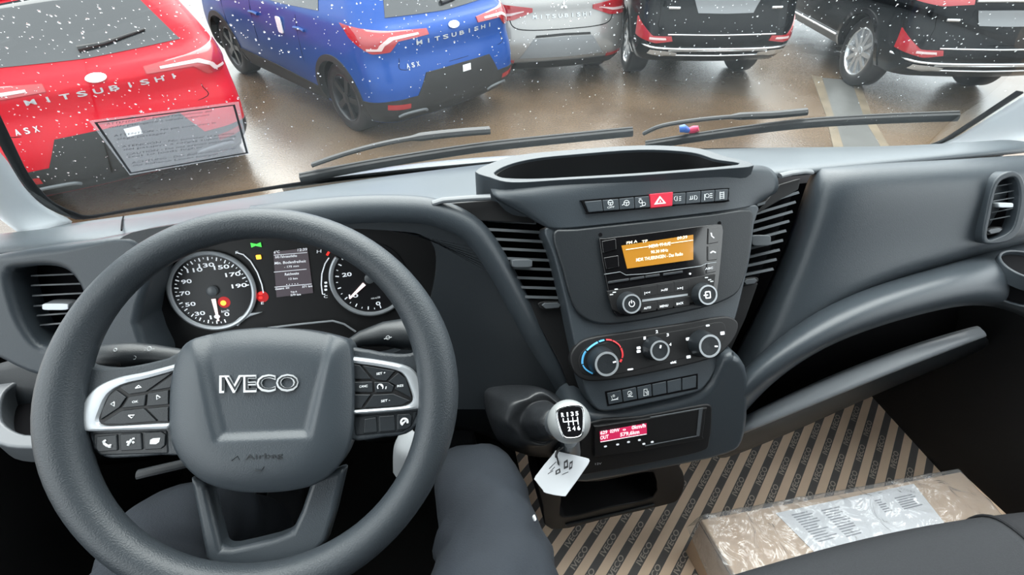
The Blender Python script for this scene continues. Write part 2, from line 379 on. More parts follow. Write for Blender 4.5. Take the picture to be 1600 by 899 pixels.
# lighter pod rim: the arched edge right of the cluster
arc = smooth([Vector(p).to_3d() for p in PF.pp([(400, 336), (540, 321), (640, 319), (695, 327), (746, 354), (788, 414), (840, 512), (878, 574), (902, 618)])], 5, False)
g = MB(); g.tube([PF.w(p.x-.008, p.y-.010, -.016) for p in arc], .022, 20); g.build('pod_edge', M['dash'], D)
# dash face by the left door, with its vent
LFv = tilt(V(-.5, .60, -.45), 25)
lo = smooth(LFv.pp([(-60, 440), (-25, 405), (40, 391), (120, 380), (220, 368), (245, 420), (225, 500), (250, 575), (180, 600), (80, 585), (20, 560), (-20, 530)]), 3)
lh = smooth(LFv.pp([(28, 425), (55, 415), (95, 414), (120, 425), (138, 455), (140, 490), (120, 522), (95, 535), (70, 532), (50, 505), (36, 470)]), 4)
g = MB(); g.ring(LFv, lo, lh, -.05, .016, k=120); g.build('left_fascia', M['dash'], D, bevel=.010, seg=4)
def vent(fr, hole, slats, tabpx, lift, label, depth=.04, tabmat='silver', thick=.0022, wheel=None, deep=.02):
    fr2 = fr
    m = MB(); m.prism(fr2, hole, -depth-.004, -depth)
    v = m.build('air_vent', M['matte'], D); v['label'] = label
    m = MB()
    for (a, b) in slats:
        A = Vector(fr2.px(*a, -.008)); B = Vector(fr2.px(*b, -.008)); d = (B-A).normalized(); nrm = Vector((-d.y, d.x))
        sec = [(-.0005, 0), (thick, -.001), (thick-.001-.05*deep, -deep), (.0-.05*deep, -deep)]
        m.loops([[fr2.w(P.x+nrm.x*q, P.y+nrm.y*q, -.008+z) for q, z in sec] for P in (A, B)], 0, True, True, True)
    m.build('vent_slats', M['slat'], v)
    cx, cy, w_, h_ = tabpx
    a = Vector(fr2.px(cx-w_/2, cy, lift)); b = Vector(fr2.px(cx+w_/2, cy, lift)); c = Vector(fr2.px(cx, cy-h_/2, lift)); e = Vector(fr2.px(cx, cy+h_/2, lift))
    hx = (b-a)/2; hy = (c-e)/2; ce = (a+b)/2
    m = MB(); m.prism(fr2, [ce+hx*x+hy*y for x, y in rrect(0, 0, 2, 2, .45, 3)], lift-.022, lift); m.build('vent_tab', M[tabmat], v, bevel=.0015)
    if wheel:
        m = MB(); m.prism(fr2, smooth(fr2.pp(wheel), 3), -depth, -.006); t = m.build('vent_thumbwheel', M['black'], v, bevel=.001)
        P = fr2.pp(wheel); c = sum((Vector(p) for p in P), Vector((0, 0)))/len(P)
        m = MB(); m.prism(fr2, [c+(Vector(p)-c)*.75 for p in P], -.008, -.002); m.build('thumbwheel_knob', M['slat'], t, bevel=.001)
    return v
vent(LFv, lh, [((48, 432), (117, 429)), ((48, 447), (131, 444)), ((50, 463), (128, 459)), ((52, 479), (125, 475)), ((57, 494), (112, 490)), ((62, 509), (96, 506))], (86, 480, 42, 11), .004, 'round dash vent beside the driver door', depth=.035, thick=.0014, deep=.006)
# vent between pod and radio
CV = tilt(V(.12, .592, -.44), 33)
hole = CV.pp([(690, 318), (768, 312), (800, 322), (842, 342), (868, 400), (893, 470), (905, 500), (850, 505), (818, 472), (780, 405), (737, 343)])
sl = [((737+i*10.2, 344+i*15.2), (838+i*6.3, 350+i*14.7)) for i in range(9)]
vent(CV, hole, sl, (816, 412, 32, 13), .008, 'wide slatted dash vent between steering wheel and radio', tabmat='slat', thick=.0034, wheel=[(842, 478), (848, 473), (876, 472), (882, 477), (878, 483), (850, 485)], depth=.035)
g = MB(); g.prism(CV, CV.pp([(690, 318), (768, 312), (800, 322), (836, 342), (838, 349), (737, 345), (712, 330)]), -.03, -.006); g.build('vent_surround', M['black'], D, bevel=.002); g = MB(); g.prism(CV, CV.pp([(815, 470), (889, 468), (912, 520), (940, 640), (905, 640), (880, 575), (850, 520)]), -.03, -.014)
g.build('vent_surround', M['black'], D, bevel=.002)
def strip(name, pxs, Y, wid, mat, th=.006):
    m = MB(); m.tube([at(x, y, Y=Y) for x, y in pxs], wid, 10, flat=.6); return m.build(name, M[mat], D)
strip('defroster_lip', [(676, 318), (692, 313), (730, 310), (766, 308)], .628, .0062, 'slat')
strip('defroster_lip', [(1219, 275), (1235, 271), (1255, 268), (1268, 269)], .632, .0062, 'slat')
# centre stack
SF = tilt(V(.326, .535, -.465), 37)
def row3(L): return [at(x, y, h=Y) if Y < 0 else at(x, y, Y=Y) if Y else (lambda p: SF.w(p[0], p[1], n))(SF.px(x, y, n)) for x, y, Y, n in L]
g = MB()
g.grid([
 row3([(758, 274, -.352, 0), (800, 281, -.350, 0), (880, 278, -.350, 0), (1000, 271, -.350, 0), (1110, 264, -.350, 0), (1176, 257, -.350, 0), (1196, 259, -.356, 0)]),
 row3([(762, 282, -.362, 0), (798, 289, -.351, 0), (880, 286, -.351, 0), (1000, 279, -.351, 0), (1110, 271, -.351, 0), (1182, 264, -.351, 0), (1209, 266, -.364, 0)]),
 row3([(770, 306, 0, -.012), (800, 303, 0, .004), (880, 300, 0, .004), (1000, 292, 0, .004), (1110, 283, 0, .004), (1190, 276, 0, .004), (1217, 280, 0, -.012)]),
 row3([(776, 314, 0, -.016), (820, 322, 0, .002), (885, 330, 0, .002), (1000, 320, 0, .002), (1110, 308, 0, .002), (1185, 298, 0, .002), (1217, 300, 0, -.016)]),
 row3([(800, 325, 0, -.016), (846, 345, 0, .001), (890, 352, 0, .001), (1000, 341, 0, .001), (1110, 329, 0, .001), (1172, 316, 0, .001), (1204, 306, 0, -.016)]),
 row3([(836, 346, 0, -.018), (858, 360, 0, .001), (895, 356, 0, .001), (1000, 345, 0, .001), (1110, 332, 0, .001), (1174, 324, 0, .001), (1186, 318, 0, -.018)])])
g.build('upper_fascia', M['dash'], D, sub=2, solid=.012)
P = smooth(SF.pp([(852, 356), (895, 354), (1000, 343), (1110, 331), (1186, 319), (1182, 350), (1176, 400), (1166, 445), (1152, 500), (1128, 565), (1105, 605), (1080, 618), (1010, 634), (950, 645), (928, 636), (912, 600), (900, 545), (884, 470), (866, 400)]), 3)
g = MB(); g.prism(SF, P, -.05, -.004); g.build('centre_fascia', M['dash'], D, bevel=.008, seg=3)
P = smooth(SF.pp([(864, 364), (900, 358), (1000, 347), (1110, 335), (1170, 328), (1174, 350), (1170, 400), (1160, 440), (1146, 462), (1110, 478), (1050, 492), (985, 504), (938, 507), (908, 495), (892, 470), (878, 420)]), 3)
g = MB(); g.prism(SF, P, -.01, .003); g.build('radio_surround', M['dash2'], D, bevel=.004, seg=3)
g = MB()
for q in ((938, 367), (1124, 349)):
    c = SF.px(*q, .003); g = MB(); g.prism(SF, circle(*c, .0028, 14), .002, .0036); g.build('screw_hole', M['matte'], D)
# row of switches above the radio
S2 = SF.off(0, 0, .0055)
bank = smooth(S2.pp([(909.5, 316), (914, 312.5), (1000, 305.5), (1070, 299.4), (1134, 294), (1138.5, 297), (1138, 311), (1134, 316), (1070, 320), (1000, 327), (922, 334), (917, 332)]), 3)
g = MB(); g.prism(S2, bank, -.01, .0005); bk = g.build('switch_bank', M['matte'], D, bevel=.001)
top = [(912, 315), (940, 312.5), (966, 310.5), (990, 308), (1014, 306), (1049, 302.5), (1071, 300.5), (1094, 298.5), (1116, 296.5), (1137, 295)]
bot = [(919, 333), (942, 331), (967, 329), (991, 327), (1016, 325), (1048, 321.5), (1070, 320), (1093, 318), (1115, 316), (1136, 314)]
icons = [None, '(T)', 'O', '//', None, '(O', 'o=', 'P:', '[]']
for i in range(9):
    (a, b), (c, d) = (top[i], top[i+1]), (bot[i], bot[i+1])
    q = [(a[0]+.5, a[1]+.6), (b[0]-.5, b[1]+.6), (d[0]-.5, d[1]-.6), (c[0]+.5, c[1]-.6)]
    if i == 4: q = [(a[0]-.5, a[1]-2), (b[0]+.5, b[1]-2), (d[0]+.5, d[1]+1), (c[0]-.5, c[1]+1)]
    m = MB(); m.prism(S2, S2.pp(q), -.004, .003 if i != 4 else .005)
    s = m.build('red_hazard_button' if i == 4 else 'switch', M['red' if i == 4 else 'dash'], bk, bevel=.0012)
    if i == 4:
        s['label'] = 'red hazard light button with white triangle'
        T = S2.pp([(1022, 320), (1041, 318), (1031, 306)], .0053); Ti = S2.pp([(1027, 317.4), (1037, 316.4), (1031.3, 310)], .0053)
        ic = MB(); ic.ring(S2, T, Ti, .005, .0054, k=30); ic.prism(S2, S2.pp([(1030.4, 316.2), (1033, 316), (1031.8, 312.5)], .0053), .005, .0054)
        ic.build('hazard_triangle', M['white'], bk, smooth_=False)
ic = MB(); n_ = .0033
def icirc(x, y, r, t=1.1, a0=0, a1=360):
    L = [S2.px(x+r*math.cos(R(a)), y+r*math.sin(R(a)), n_) for a in range(a0, a1+1, 24)]
    ic.tube([S2.w(*p, n_) for p in L], .0004*t, 5, cap=False)
def iline(*q): ic.tube([S2.w(*S2.px(x, y, n_), n_) for x, y in q], .0005, 5)
icirc(954, 317, 4); iline((950, 317), (958, 316.5)); iline((954, 317), (954, 321)); ic.text(S2, 'OFF', (949, 326), (960, 325), 3, n_)
icirc(979, 317.5, 4.2); iline((975.5, 317), (982.5, 316.5)); iline((979, 317), (979, 321)); iline((972, 321), (974.5, 319.5))
icirc(1001, 315, 2.6); icirc(1006, 319, 2.6); iline((998, 311), (1002, 310.5)); iline((1000, 323), (1008, 321))
icirc(1057, 310.5, 3.6, 1, 90, 270); iline((1058, 307), (1058, 314)); iline((1061, 308), (1064, 307.5)); iline((1061, 310.8), (1064, 310.4)); iline((1061, 313.6), (1064, 313))
icirc(1086, 309, 3.4, 1, -90, 90); iline((1085, 305.5), (1085, 312.5)); iline((1077, 312), (1082, 311.4)); iline((1079, 306.5), (1079, 312)); iline((1082, 306), (1082, 311.5))
icirc(1105, 306, 3, 1); iline((1101, 303.5), (1101, 313)); iline((1109, 303), (1113, 302.6)); iline((1109, 306), (1113, 305.6)); iline((1109, 309), (1113, 308.6))
for yy in (301, 304, 307, 310): iline((1126, yy), (1130, yy-.4))
iline((1125, 300), (1125, 311.5)); iline((1131, 299.6), (1131, 311))
ic.build('switch_symbols', M['white'], bk, smooth_=False)
# six switches under the heater panel
S3 = SF.off(0, 0, -.004)
top = [(947+23.5*i, 613.5-4.6*i) for i in range(7)]; bot = [(950+22.9*i, 633-4.5*i) for i in range(7)]
m = MB(); m.prism(S3, S3.pp([(945, 612), (1090, 584), (1090, 608), (949, 635)]), -.006, .0006); bk2 = m.build('switch_bank', M['matte'], D)
for i in range(6):
    (a, b), (c, d) = (top[i], top[i+1]), (bot[i], bot[i+1])
    m = MB(); m.prism(S3, S3.pp([(a[0]+.9, a[1]+.8), (b[0]-.9, b[1]+.8), (d[0]-.9, d[1]-.8), (c[0]+.9, c[1]-.8)]), -.004, .002); m.build('switch', M['dash'], bk2, bevel=.0008)
ic = MB(); S2_, S2 = S2, S3; n_ = .0024
iline((955, 619), (957, 625), (963, 624), (966, 621)); iline((955, 626), (966, 624)); icirc(959, 619, 1.5)
icirc(984, 615, 3.3); iline((981, 620), (989, 620)); iline((983, 617), (986, 614))
iline((1006, 609), (1011, 608), (1011, 618), (1006, 619), (1006, 609)); iline((1008, 612), (1010, 615)); iline((1013, 611), (1013, 618))
ic.build('switch_symbols', M['white'], bk2, smooth_=False); S2 = S2_

# lower console
LF = tilt(V(.31, .410, -.69), 14)
P = smooth(LF.pp([(903, 640), (945, 650), (1010, 640), (1082, 622), (1112, 602), (1140, 555), (1168, 575), (1172, 630), (1164, 690), (1135, 714), (1040, 735), (960, 750), (900, 757), (872, 735), (880, 680)]), 3)
g = MB(); g.prism(LF, P, -.10, 0); g.build('lower_console', M['dash'], D, bevel=.012, seg=4)
P = smooth(LF.pp([(920, 660), (1000, 650), (1085, 634), (1108, 632), (1112, 645), (1108, 690), (1095, 705), (1020, 722), (930, 738), (905, 738), (905, 700)]), 3)
g = MB(); g.prism(LF, P, -.006, .0025); g.build('console_insert', M['black'], D, bevel=.003)
g = MB(); g.text(LF, '12V', (930, 727), (940, 726), 3, .003); g.build('socket_mark', M['white'], D)
# dark open tray hung below
B1 = tilt(V(.31, .43, -.80), 8)
g = MB()
out_ = smooth(B1.pp([(845, 745), (920, 752), (1040, 728), (1068, 740), (1075, 765), (1066, 788), (1050, 797), (960, 818), (865, 838), (850, 800)]), 3)
in_ = smooth(B1.pp([(888, 765), (940, 762), (1010, 748), (1028, 752), (1024, 786), (950, 803), (885, 818), (880, 795)]), 3)
g.ring(B1, out_, in_, -.14, -.012, k=96); g.prism(B1, in_, -.14, -.135); g.build('lower_tray', M['black'], D, bevel=.006)
g = MB(); g.tube([B1.w(*B1.px(x, y, -.01), -.01) for x, y in ((884, 821), (950, 806), (1022, 789))], .0025, 8); g.build('tray_edge', M['dash2'], D)
# right vent next to the radio
RV = tilt(V(.58, .585, -.44), 33, -14)
hole = RV.pp([(1205, 306), (1230, 288), (1252, 283), (1260, 288), (1243, 335), (1215, 400), (1195, 450), (1172, 505), (1146, 512), (1160, 452), (1178, 340)])
sl = [((1184-i*3.2, 322+i*13.8), (1249-i*5.0, 302+i*15.0)) for i in range(9)]
vent(RV, hole, sl, (1190, 376, 30, 17), .010, 'narrow slatted dash vent right of the radio', tabmat='slat', thick=.0036, wheel=[(1160, 441), (1166, 436), (1183, 434), (1188, 438), (1182, 445), (1164, 447)], depth=.035)
g = MB(); g.prism(RV, RV.pp([(1197, 318), (1222, 288), (1256, 278), (1252, 296), (1183, 336)]), -.03, -.008); g.build('vent_surround', M['black'], D, bevel=.002); g = MB(); g.prism(RV, RV.pp([(1160, 450), (1192, 444), (1172, 500), (1120, 612), (1104, 618), (1146, 512)]), -.03, -.016); g.build('vent_surround', M['black'], D, bevel=.002)
# glove box panel
def rw(L): return [at(x, y, Y=Y) for x, y, Y in L]
g = MB(); g.grid([
 rw([(1272, 266, .680), (1276, 263, .655), (1320, 259, .645), (1400, 254, .645), (1480, 250, .645), (1540, 246, .645), (1620, 241, .645)]),
 rw([(1262, 280, .670), (1280, 272, .630), (1325, 264, .618), (1400, 259, .612), (1480, 254, .612), (1540, 251, .612), (1620, 246, .615)]),
 rw([(1250, 320, .650), (1274, 310, .605), (1325, 300, .588), (1400, 292, .580), (1480, 284, .578), (1540, 278, .575), (1640, 262, .575)]),
 rw([(1222, 400, .620), (1248, 395, .575), (1300, 385, .560), (1380, 365, .555), (1460, 345, .555), (1530, 325, .555), (1640, 300, .56)]),
 rw([(1180, 490, .580), (1206, 490, .535), (1262, 462, .530), (1350, 425, .532), (1440, 395, .535), (1520, 370, .538), (1640, 335, .545)]),
 rw([(1130, 590, .530), (1150, 598, .490), (1200, 552, .492), (1290, 480, .505), (1400, 435, .517), (1500, 405, .522), (1640, 362, .53)]),
 rw([(1100, 636, .515), (1118, 640, .485), (1185, 575, .50), (1292, 488, .53), (1400, 444, .545), (1500, 413, .55), (1640, 370, .555)])])
g.build('glove_box', M['dash'], D, sub=2, solid=.012)
# passenger vent at the far end
EV = tilt(V(.91, .533, -.43), 28, -18)
ring_o = smooth(EV.pp([(1540, 330), (1552, 285), (1575, 268), (1596, 275), (1604, 310), (1598, 350), (1580, 375), (1545, 382), (1534, 372)]), 4)
ring_i = smooth(EV.pp([(1548, 335), (1557, 293), (1570, 280), (1586, 280), (1592, 305), (1588, 335), (1580, 358), (1562, 370), (1542, 372)]), 4)
g = MB(); g.ring(EV, ring_o, ring_i, -.03, .002); g.build('vent_surround', M['dash'], D, bevel=.004)
vent(EV, ring_i, [((1555, 292), (1582, 287)), ((1553, 304), (1586, 298)), ((1551, 315), (1586, 309)), ((1549, 333), (1583, 326)), ((1547, 344), (1579, 338))], (1572, 321, 24, 8), .006, 'small dash vent at the far passenger end', depth=.02, thick=.001, deep=.005, wheel=[(1542, 362), (1548, 358), (1566, 355), (1572, 358), (1566, 364), (1548, 368)])
# parcel shelf under the glove box
g = MB()
g.grid([
 rw([(1112, 648, .53), (1150, 598, .53), (1200, 548, .53), (1281, 480, .54), (1364, 446, .55), (1450, 420, .56), (1520, 398, .565), (1580, 380, .57), (1660, 362, .57)]),
 rw([(1112, 640, .46), (1150, 596, .465), (1202, 545, .475), (1281, 492, .49), (1364, 455, .50), (1450, 432, .505), (1520, 412, .51), (1580, 400, .515), (1660, 392, .52)]),
 rw([(1116, 640, .435), (1152, 600, .438), (1205, 556, .445), (1285, 508, .455), (1368, 472, .46), (1450, 448, .465), (1520, 430, .47), (1580, 428, .475), (1660, 440, .48)]),
 rw([(1122, 655, .425), (1158, 615, .425), (1208, 575, .432), (1285, 528, .442), (1368, 497, .448), (1450, 474, .452), (1520, 455, .455), (1580, 460, .46), (1660, 500, .465)]),
 rw([(1128, 668, .428), (1162, 628, .428), (1208, 583, .434), (1285, 535, .444), (1368, 503, .450), (1450, 480, .454), (1520, 466, .457), (1585, 475, .465), (1660, 520, .47)]),
 rw([(1132, 674, .47), (1166, 632, .47), (1210, 586, .48), (1285, 536, .49), (1368, 505, .50), (1450, 482, .50), (1520, 468, .50), (1585, 478, .51), (1660, 525, .51)])])
sh = g.build('parcel_shelf', M['dash'], D, sub=2, solid=.006)
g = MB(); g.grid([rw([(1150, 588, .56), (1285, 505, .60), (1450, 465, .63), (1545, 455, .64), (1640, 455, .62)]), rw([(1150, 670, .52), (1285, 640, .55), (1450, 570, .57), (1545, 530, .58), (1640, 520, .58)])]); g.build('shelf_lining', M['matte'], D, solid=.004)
g = MB()
g.grid([rw([(1160, 656, .50), (1267, 602, .51), (1413, 544, .53), (1526, 512, .55)]), rw([(1166, 653, .456), (1267, 605, .462), (1413, 546, .476), (1530, 513, .495)]), rw([(1166, 654, .452), (1267, 606, .458), (1413, 547, .472), (1530, 514, .492)]),
 rw([(1148, 677, .432), (1267, 629, .437), (1413, 569, .452), (1536, 521, .478)]), rw([(1148, 678, .434), (1267, 630, .439), (1413, 570, .455), (1540, 522, .48)]), rw([(1146, 682, .46), (1267, 632, .47), (1413, 571, .48), (1540, 523, .50)])])
g.build('shelf_lip', M['lip'], D, sub=2, solid=.004)
g = MB()
g.grid([rw([(1128, 668, .445), (1154, 676, .442), (1267, 628, .447), (1413, 567, .465), (1545, 520, .49)]), rw([(1120, 700, .45), (1160, 690, .45), (1267, 648, .455), (1400, 590, .475), (1545, 535, .50)]), rw([(1118, 722, .49), (1165, 706, .49), (1265, 664, .495), (1395, 604, .52), (1545, 545, .54)])])
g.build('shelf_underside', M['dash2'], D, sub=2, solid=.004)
# cup holders
CH_ = Fr(V(.93, .50, -.497), (1, 0, 0), (0, 1, 0))
c = CH_.px(1610, 417); g = MB(); g.ring(CH_, circle(*c, .043), circle(*c, .038), -.02, .003); g.prism(CH_, circle(*c, .041, 30), -.052, -.048); q = g.build('cup_holder', M['dash'], D, bevel=.003); 
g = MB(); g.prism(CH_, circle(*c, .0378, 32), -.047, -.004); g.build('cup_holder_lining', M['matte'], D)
CL_ = Fr(V(-.5, .52, -.56), (1, 0, 0), (0, 1, 0))
P = smooth(CL_.pp([(-10, 690), (-20, 640), (0, 595), (35, 575), (80, 590), (95, 640), (85, 692), (40, 702)]), 4); Q = smooth(CL_.pp([(6, 660), (5, 625), (20, 605), (45, 596), (72, 605), (80, 640), (74, 672), (40, 680)]), 4)
g = MB(); g.ring(CL_, P, Q, -.03, .003); g.build('cup_holder', M['slat'], D, bevel=.004, seg=3)
g = MB(); g.prism(CL_, Q, -.03, -.026); g.build('cup_holder_lining', M['matte'], D)
g = MB(); g.grid([[V(x, .60, -.53) for x in (-.63, -.55, -.48, -.42)], [V(x, .57, -.575) for x in (-.63, -.55, -.48, -.42)], [V(x, .55, -.62) for x in (-.63, -.55, -.48, -.42)], [V(x, .60, -.80) for x in (-.63, -.55, -.48, -.42)]])
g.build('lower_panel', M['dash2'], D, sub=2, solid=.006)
# knee panel under the pod, by the gear lever
g = MB(); g.grid([rw([(540, 560, .55), (640, 560, .55), (720, 566, .55), (800, 580, .545), (880, 608, .535), (930, 650, .52)]), rw([(540, 600, .51), (640, 592, .51), (720, 590, .51), (800, 598, .51), (880, 630, .50), (930, 670, .48)]),
 rw([(540, 640, .50), (640, 632, .50), (720, 628, .50), (800, 640, .50), (880, 680, .48), (930, 720, .46)]), rw([(560, 700, .58), (650, 690, .58), (720, 660, .58), (800, 700, .56), (880, 740, .54), (930, 770, .52)])])
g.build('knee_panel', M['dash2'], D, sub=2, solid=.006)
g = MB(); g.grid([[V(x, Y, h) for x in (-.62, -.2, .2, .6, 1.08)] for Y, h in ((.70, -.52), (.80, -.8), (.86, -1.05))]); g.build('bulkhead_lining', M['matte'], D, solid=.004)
# ------------------------------------------------------------------ instrument cluster
KF = tilt(V(-.21, .635, -.475), 25)
K = thing('instrument_cluster', 'lit instrument cluster behind the steering wheel, two dials and a screen', 'instrument cluster', KF.o)
P = smooth(KF.pp([(195, 440), (225, 388), (280, 366), (400, 352), (520, 350), (620, 356), (670, 365), (690, 400), (690, 450), (665, 520), (620, 560), (560, 575), (300, 575), (225, 550), (195, 510)]), 3)
g = MB(); g.prism(KF, P, -.02, -.010); g.build('cluster_face', M['black'], K)
M['dial'] = MAT('dial_black', (.012, .012, .014), .35)
M['needle'] = MAT('lit_needle', (.95, .75, .75), .5, emit=.45, ecol=(1, .8, .8))
M['redlit'] = MAT('lit_red', (.8, .03, .03), .5, emit=.7, ecol=(1, .03, .02))
M['amber'] = MAT('lit_amber', (.9, .5, .05), .5, emit=.8, ecol=(1, .52, .05))
M['green'] = MAT('lit_green', (.1, .7, .1), .5, emit=.5, ecol=(.08, .8, .1))
M['screen'] = MAT('dim_screen', (.03, .03, .04), .3, emit=.07, ecol=(.55, .45, .5))
M['redglow'] = MAT('lit_dim_red', (.25, .01, .01), .5, emit=.17, ecol=(1, .02, .03))
def gauge(name, cx, cy, edge, label, a0, a1, nums, nticks, needle, start=None, sweep=360):
    c = Vector(KF.px(cx, cy)); r = (Vector(KF.px(*edge))-c).length
    m = MB(); m.lathe(KF, [(r*1.0, -.012), (r*1.0, -.0085), (r*.0001, -.0085)], 60, 0, c.x, c.y, True, False); d = m.build(name, M['dial'], K); d['label'] = label
    m = MB(); A, B = R(start or 0), R((start or 0)+sweep); L = []
    for i in range(73):
        a = A+(B-A)*i/72; L.append(KF.w(c.x+r*math.cos(a), c.y+r*math.sin(a), -.006))
    m.tube(L, r*.062, 8, cap=sweep < 360); m.build('chrome_ring', M['silver'], d)
    m = MB()
    for i in range(nticks):
        a = R(a0+(a1-a0)*i/(nticks-1)); big = i % 2 == 0
        r0, r1 = (.80, .89) if big else (.84, .885); t = Vector((math.cos(a), math.sin(a))); s_ = Vector((-t.y, t.x))*r*(.014 if big else .009)
        m.prism(KF, [c+t*r*r0-s_, c+t*r*r1-s_, c+t*r*r1+s_, c+t*r*r0+s_], -.0086, -.0080)
    for s_, a, q in nums:
        a = R(a); p = c+Vector((math.cos(a), math.sin(a)))*r*q; hw = r*.062*len(s_)
        m.text(KF, s_, (p.x-hw, p.y-r*.05), (p.x+hw, p.y-r*.05), r*.10, -.0080, pix=False, bold=.02)
    m.build('dial_markings', M['lit'], d, smooth_=False)
    m = MB(); m.lathe(KF, [(r*.14, -.0085), (r*.13, -.003), (r*.10, -.002), (.0001, -.0018)], 24, 0, c.x, c.y, True, False); m.build('needle_hub', M['slat'], d)
    tip = Vector(KF.px(*needle, -.004)); t = (tip-c).normalized(); s_ = Vector((-t.y, t.x))
    m = MB(); m.prism(KF, [c+t*r*.2-s_*r*.05, tip-s_*r*.022, tip+s_*r*.022, c+t*r*.2+s_*r*.05], -.005, -.004); m.build('needle', M['needle'], d)
    return c, r, d
A_ = {'10': 263-0, '30': 236, '50': 205, '70': 178, '90': 150, '110': 122, '130': 92, '150': 63, '170': 35, '190': 6}
nums = [('10', 262, .70), ('30', 232, .70), ('50', 205, .66), ('70', 178, .66), ('90', 150, .64), ('110', 117, .66), ('130', 90, .68), ('150', 60, .68), ('170', 33, .68), ('190', 5, .66), ('0', 287, .69)]
c, r, spd = gauge('speedometer', 329, 457, (395, 457), 'speedometer dial reading zero with red warning light', 278, 3, [(s_, a, q) for s_, a, q in nums], 41, (341, 502))
spd_m = MB()
for cx_, cy_, rr in ((346, 476, 4.2),): spd_m.prism(KF, circle(*KF.px(cx_, cy_), .0038, 20), -.008, -.007)
spd_m.build('brake_warning_light', M['amber'], spd)
m = MB(); m.prism(KF, circle(*KF.px(347, 475), .0085, 24), -.0086, -.0082); m.build('warning_glow', M['redglow'], spd)
m = MB(); m.text(KF, 'km/h', (346, 489), (358, 487), 4, -.008); m.build('unit_lettering', M['lit'], spd, smooth_=False)
c2, r2, rpm = gauge('rev_counter', 577, 437, (516, 437), 'rev counter dial with needle near ten', 281, 125, [('20', 163, .60), ('10', 221, .66), ('0', 279, .74), ('30', 115, .62)], 15, (546, 467), 138, 168)
m = MB(); m.text(KF, 'min x100', (580, 468), (594, 466), 3, -.008); m.build('unit_lettering', M['lit'], rpm, smooth_=False)
# silver foot of the left ring, bright trim over the column
m = MB(); m.prism(KF, KF.pp([(362, 507), (372, 498), (383, 492), (408, 490), (390, 496), (378, 503), (370, 512)]), -.010, -.004); m.build('ring_foot', M['silver'], K, bevel=.001)
m = MB(); m.tube([KF.w(*KF.px(x, y, -.006), -.004) for x, y in ((380, 525), (420, 512), (470, 506), (520, 501), (538, 506), (556, 518))], .0016, 6); m.build('trim_line', M['silver'], K)
# centre screen
sc_ = KF.pp([(427, 394), (480, 388), (489, 458), (432, 465)], -.008)
m = MB(); m.prism(KF, sc_, -.0095, -.0082); s_ = m.build('trip_screen', M['screen'], K); s_['label'] = 'small lit trip computer screen'
m = MB()
for t, a, b, hp in (('6°C', (428, 396.5), (437, 395.5), 4), ('12:39', (465, 393), (480, 391.6), 4), ('Info Fahrzeughöhe', (430, 404), (464, 401.5), 4), ('Min. Bodenfreiheit', (429, 413.5), (478, 410), 4), ('- 175 mm', (444, 419), (467, 417), 3), ('Reichweite', (445, 431), (467, 429), 4), ('12 km', (451, 437.5), (465, 436.5), 3), ('Gesamt  km', (430, 453.5), (452, 451), 3), ('371 km', (472, 450), (488, 448.5), 3), ('Trip A', (454, 458), (464, 457), 2.6), ('579 km', (454, 463), (470, 461.5), 3)):
    m.text(KF, t, a, b, hp, -.0080, bold=.02)
def kl(*q, w=.0005): m.tube([KF.w(*KF.px(x, y, -.008), -.008) for x, y in q], w, 5)
kl((428, 399), (480, 394.8)); kl((428, 425.5), (479, 420.8)); kl((429, 449), (487, 444))
for i in range(5): m.prism(KF, circle(*KF.px(448+4.3*i, 445-.4*i, -.008), .0007, 8), -.008, -.0078)
m.build('screen_text', M['lit'], s_, smooth_=False)
# fuel and temperature arcs, warning lights
m = MB(); kl((370, 395), (380, 398), (391, 408), (402, 426), (409, 445), (411.5, 458), w=.0009); m.build('fuel_gauge_arc', M['lit'], K, smooth_=False); m = MB(); kl((514, 403), (508, 412), (503, 428), (502, 445), (504, 460), (508, 460), w=.0009)
for t, a, b, hp in (('F', (368, 397), (372, 396.5), 4), ('E', (408, 476), (412, 475.5), 4), ('C', (506, 466), (512, 465.5), 4), ('H', (495, 396), (502, 395), 5)): q = MB(); q.text(KF, t, a, b, hp, -.008); q.build('gauge_letter', M['lit'], K, smooth_=False)
for i in range(3): q = MB(); q.prism(KF, rrect(*KF.px(509, 442+5.5*i, -.008), .0042, .003, .001, 2), -.0085, -.0079); q.build('gauge_bar', M['lit'], K)
m.build('temperature_gauge_arc', M['lit'], K, smooth_=False)
m = MB(); kl((511, 399), (514.5, 393), w=.0017); m.build('red_gauge_end', M['redlit'], K); m = MB(); m.prism(KF, circle(*KF.px(410, 464, -.009), .0085, 20), -.0098, -.0092); m.build('red_gauge_end', M['redglow'], K)
for yy in (459, 465.5): m = MB(); m.prism(KF, rrect(*KF.px(407, yy, -.008), .0052, .0034, .001, 2), -.0085, -.0078); m.build('red_warning_light', M['redlit'], K)
m = MB(); m.prism(KF, rrect(*KF.px(404, 402, -.008), .007, .0065, .001, 2), -.0085, -.0078); m.build('amber_warning_light', M['amber'], K)
m = MB()
for dx in (-1, 1):
    c_ = Vector(KF.px(400+dx*3.2, 383, -.008)); m.prism(KF, [c_+Vector((dx*.0042, .0035)), c_+Vector((-dx*.003, .0012)), c_+Vector((-dx*.003, -.0012)), c_+Vector((dx*.0042, -.0035))], -.0085, -.0078)
m.build('green_lamp_light', M['green'], K)

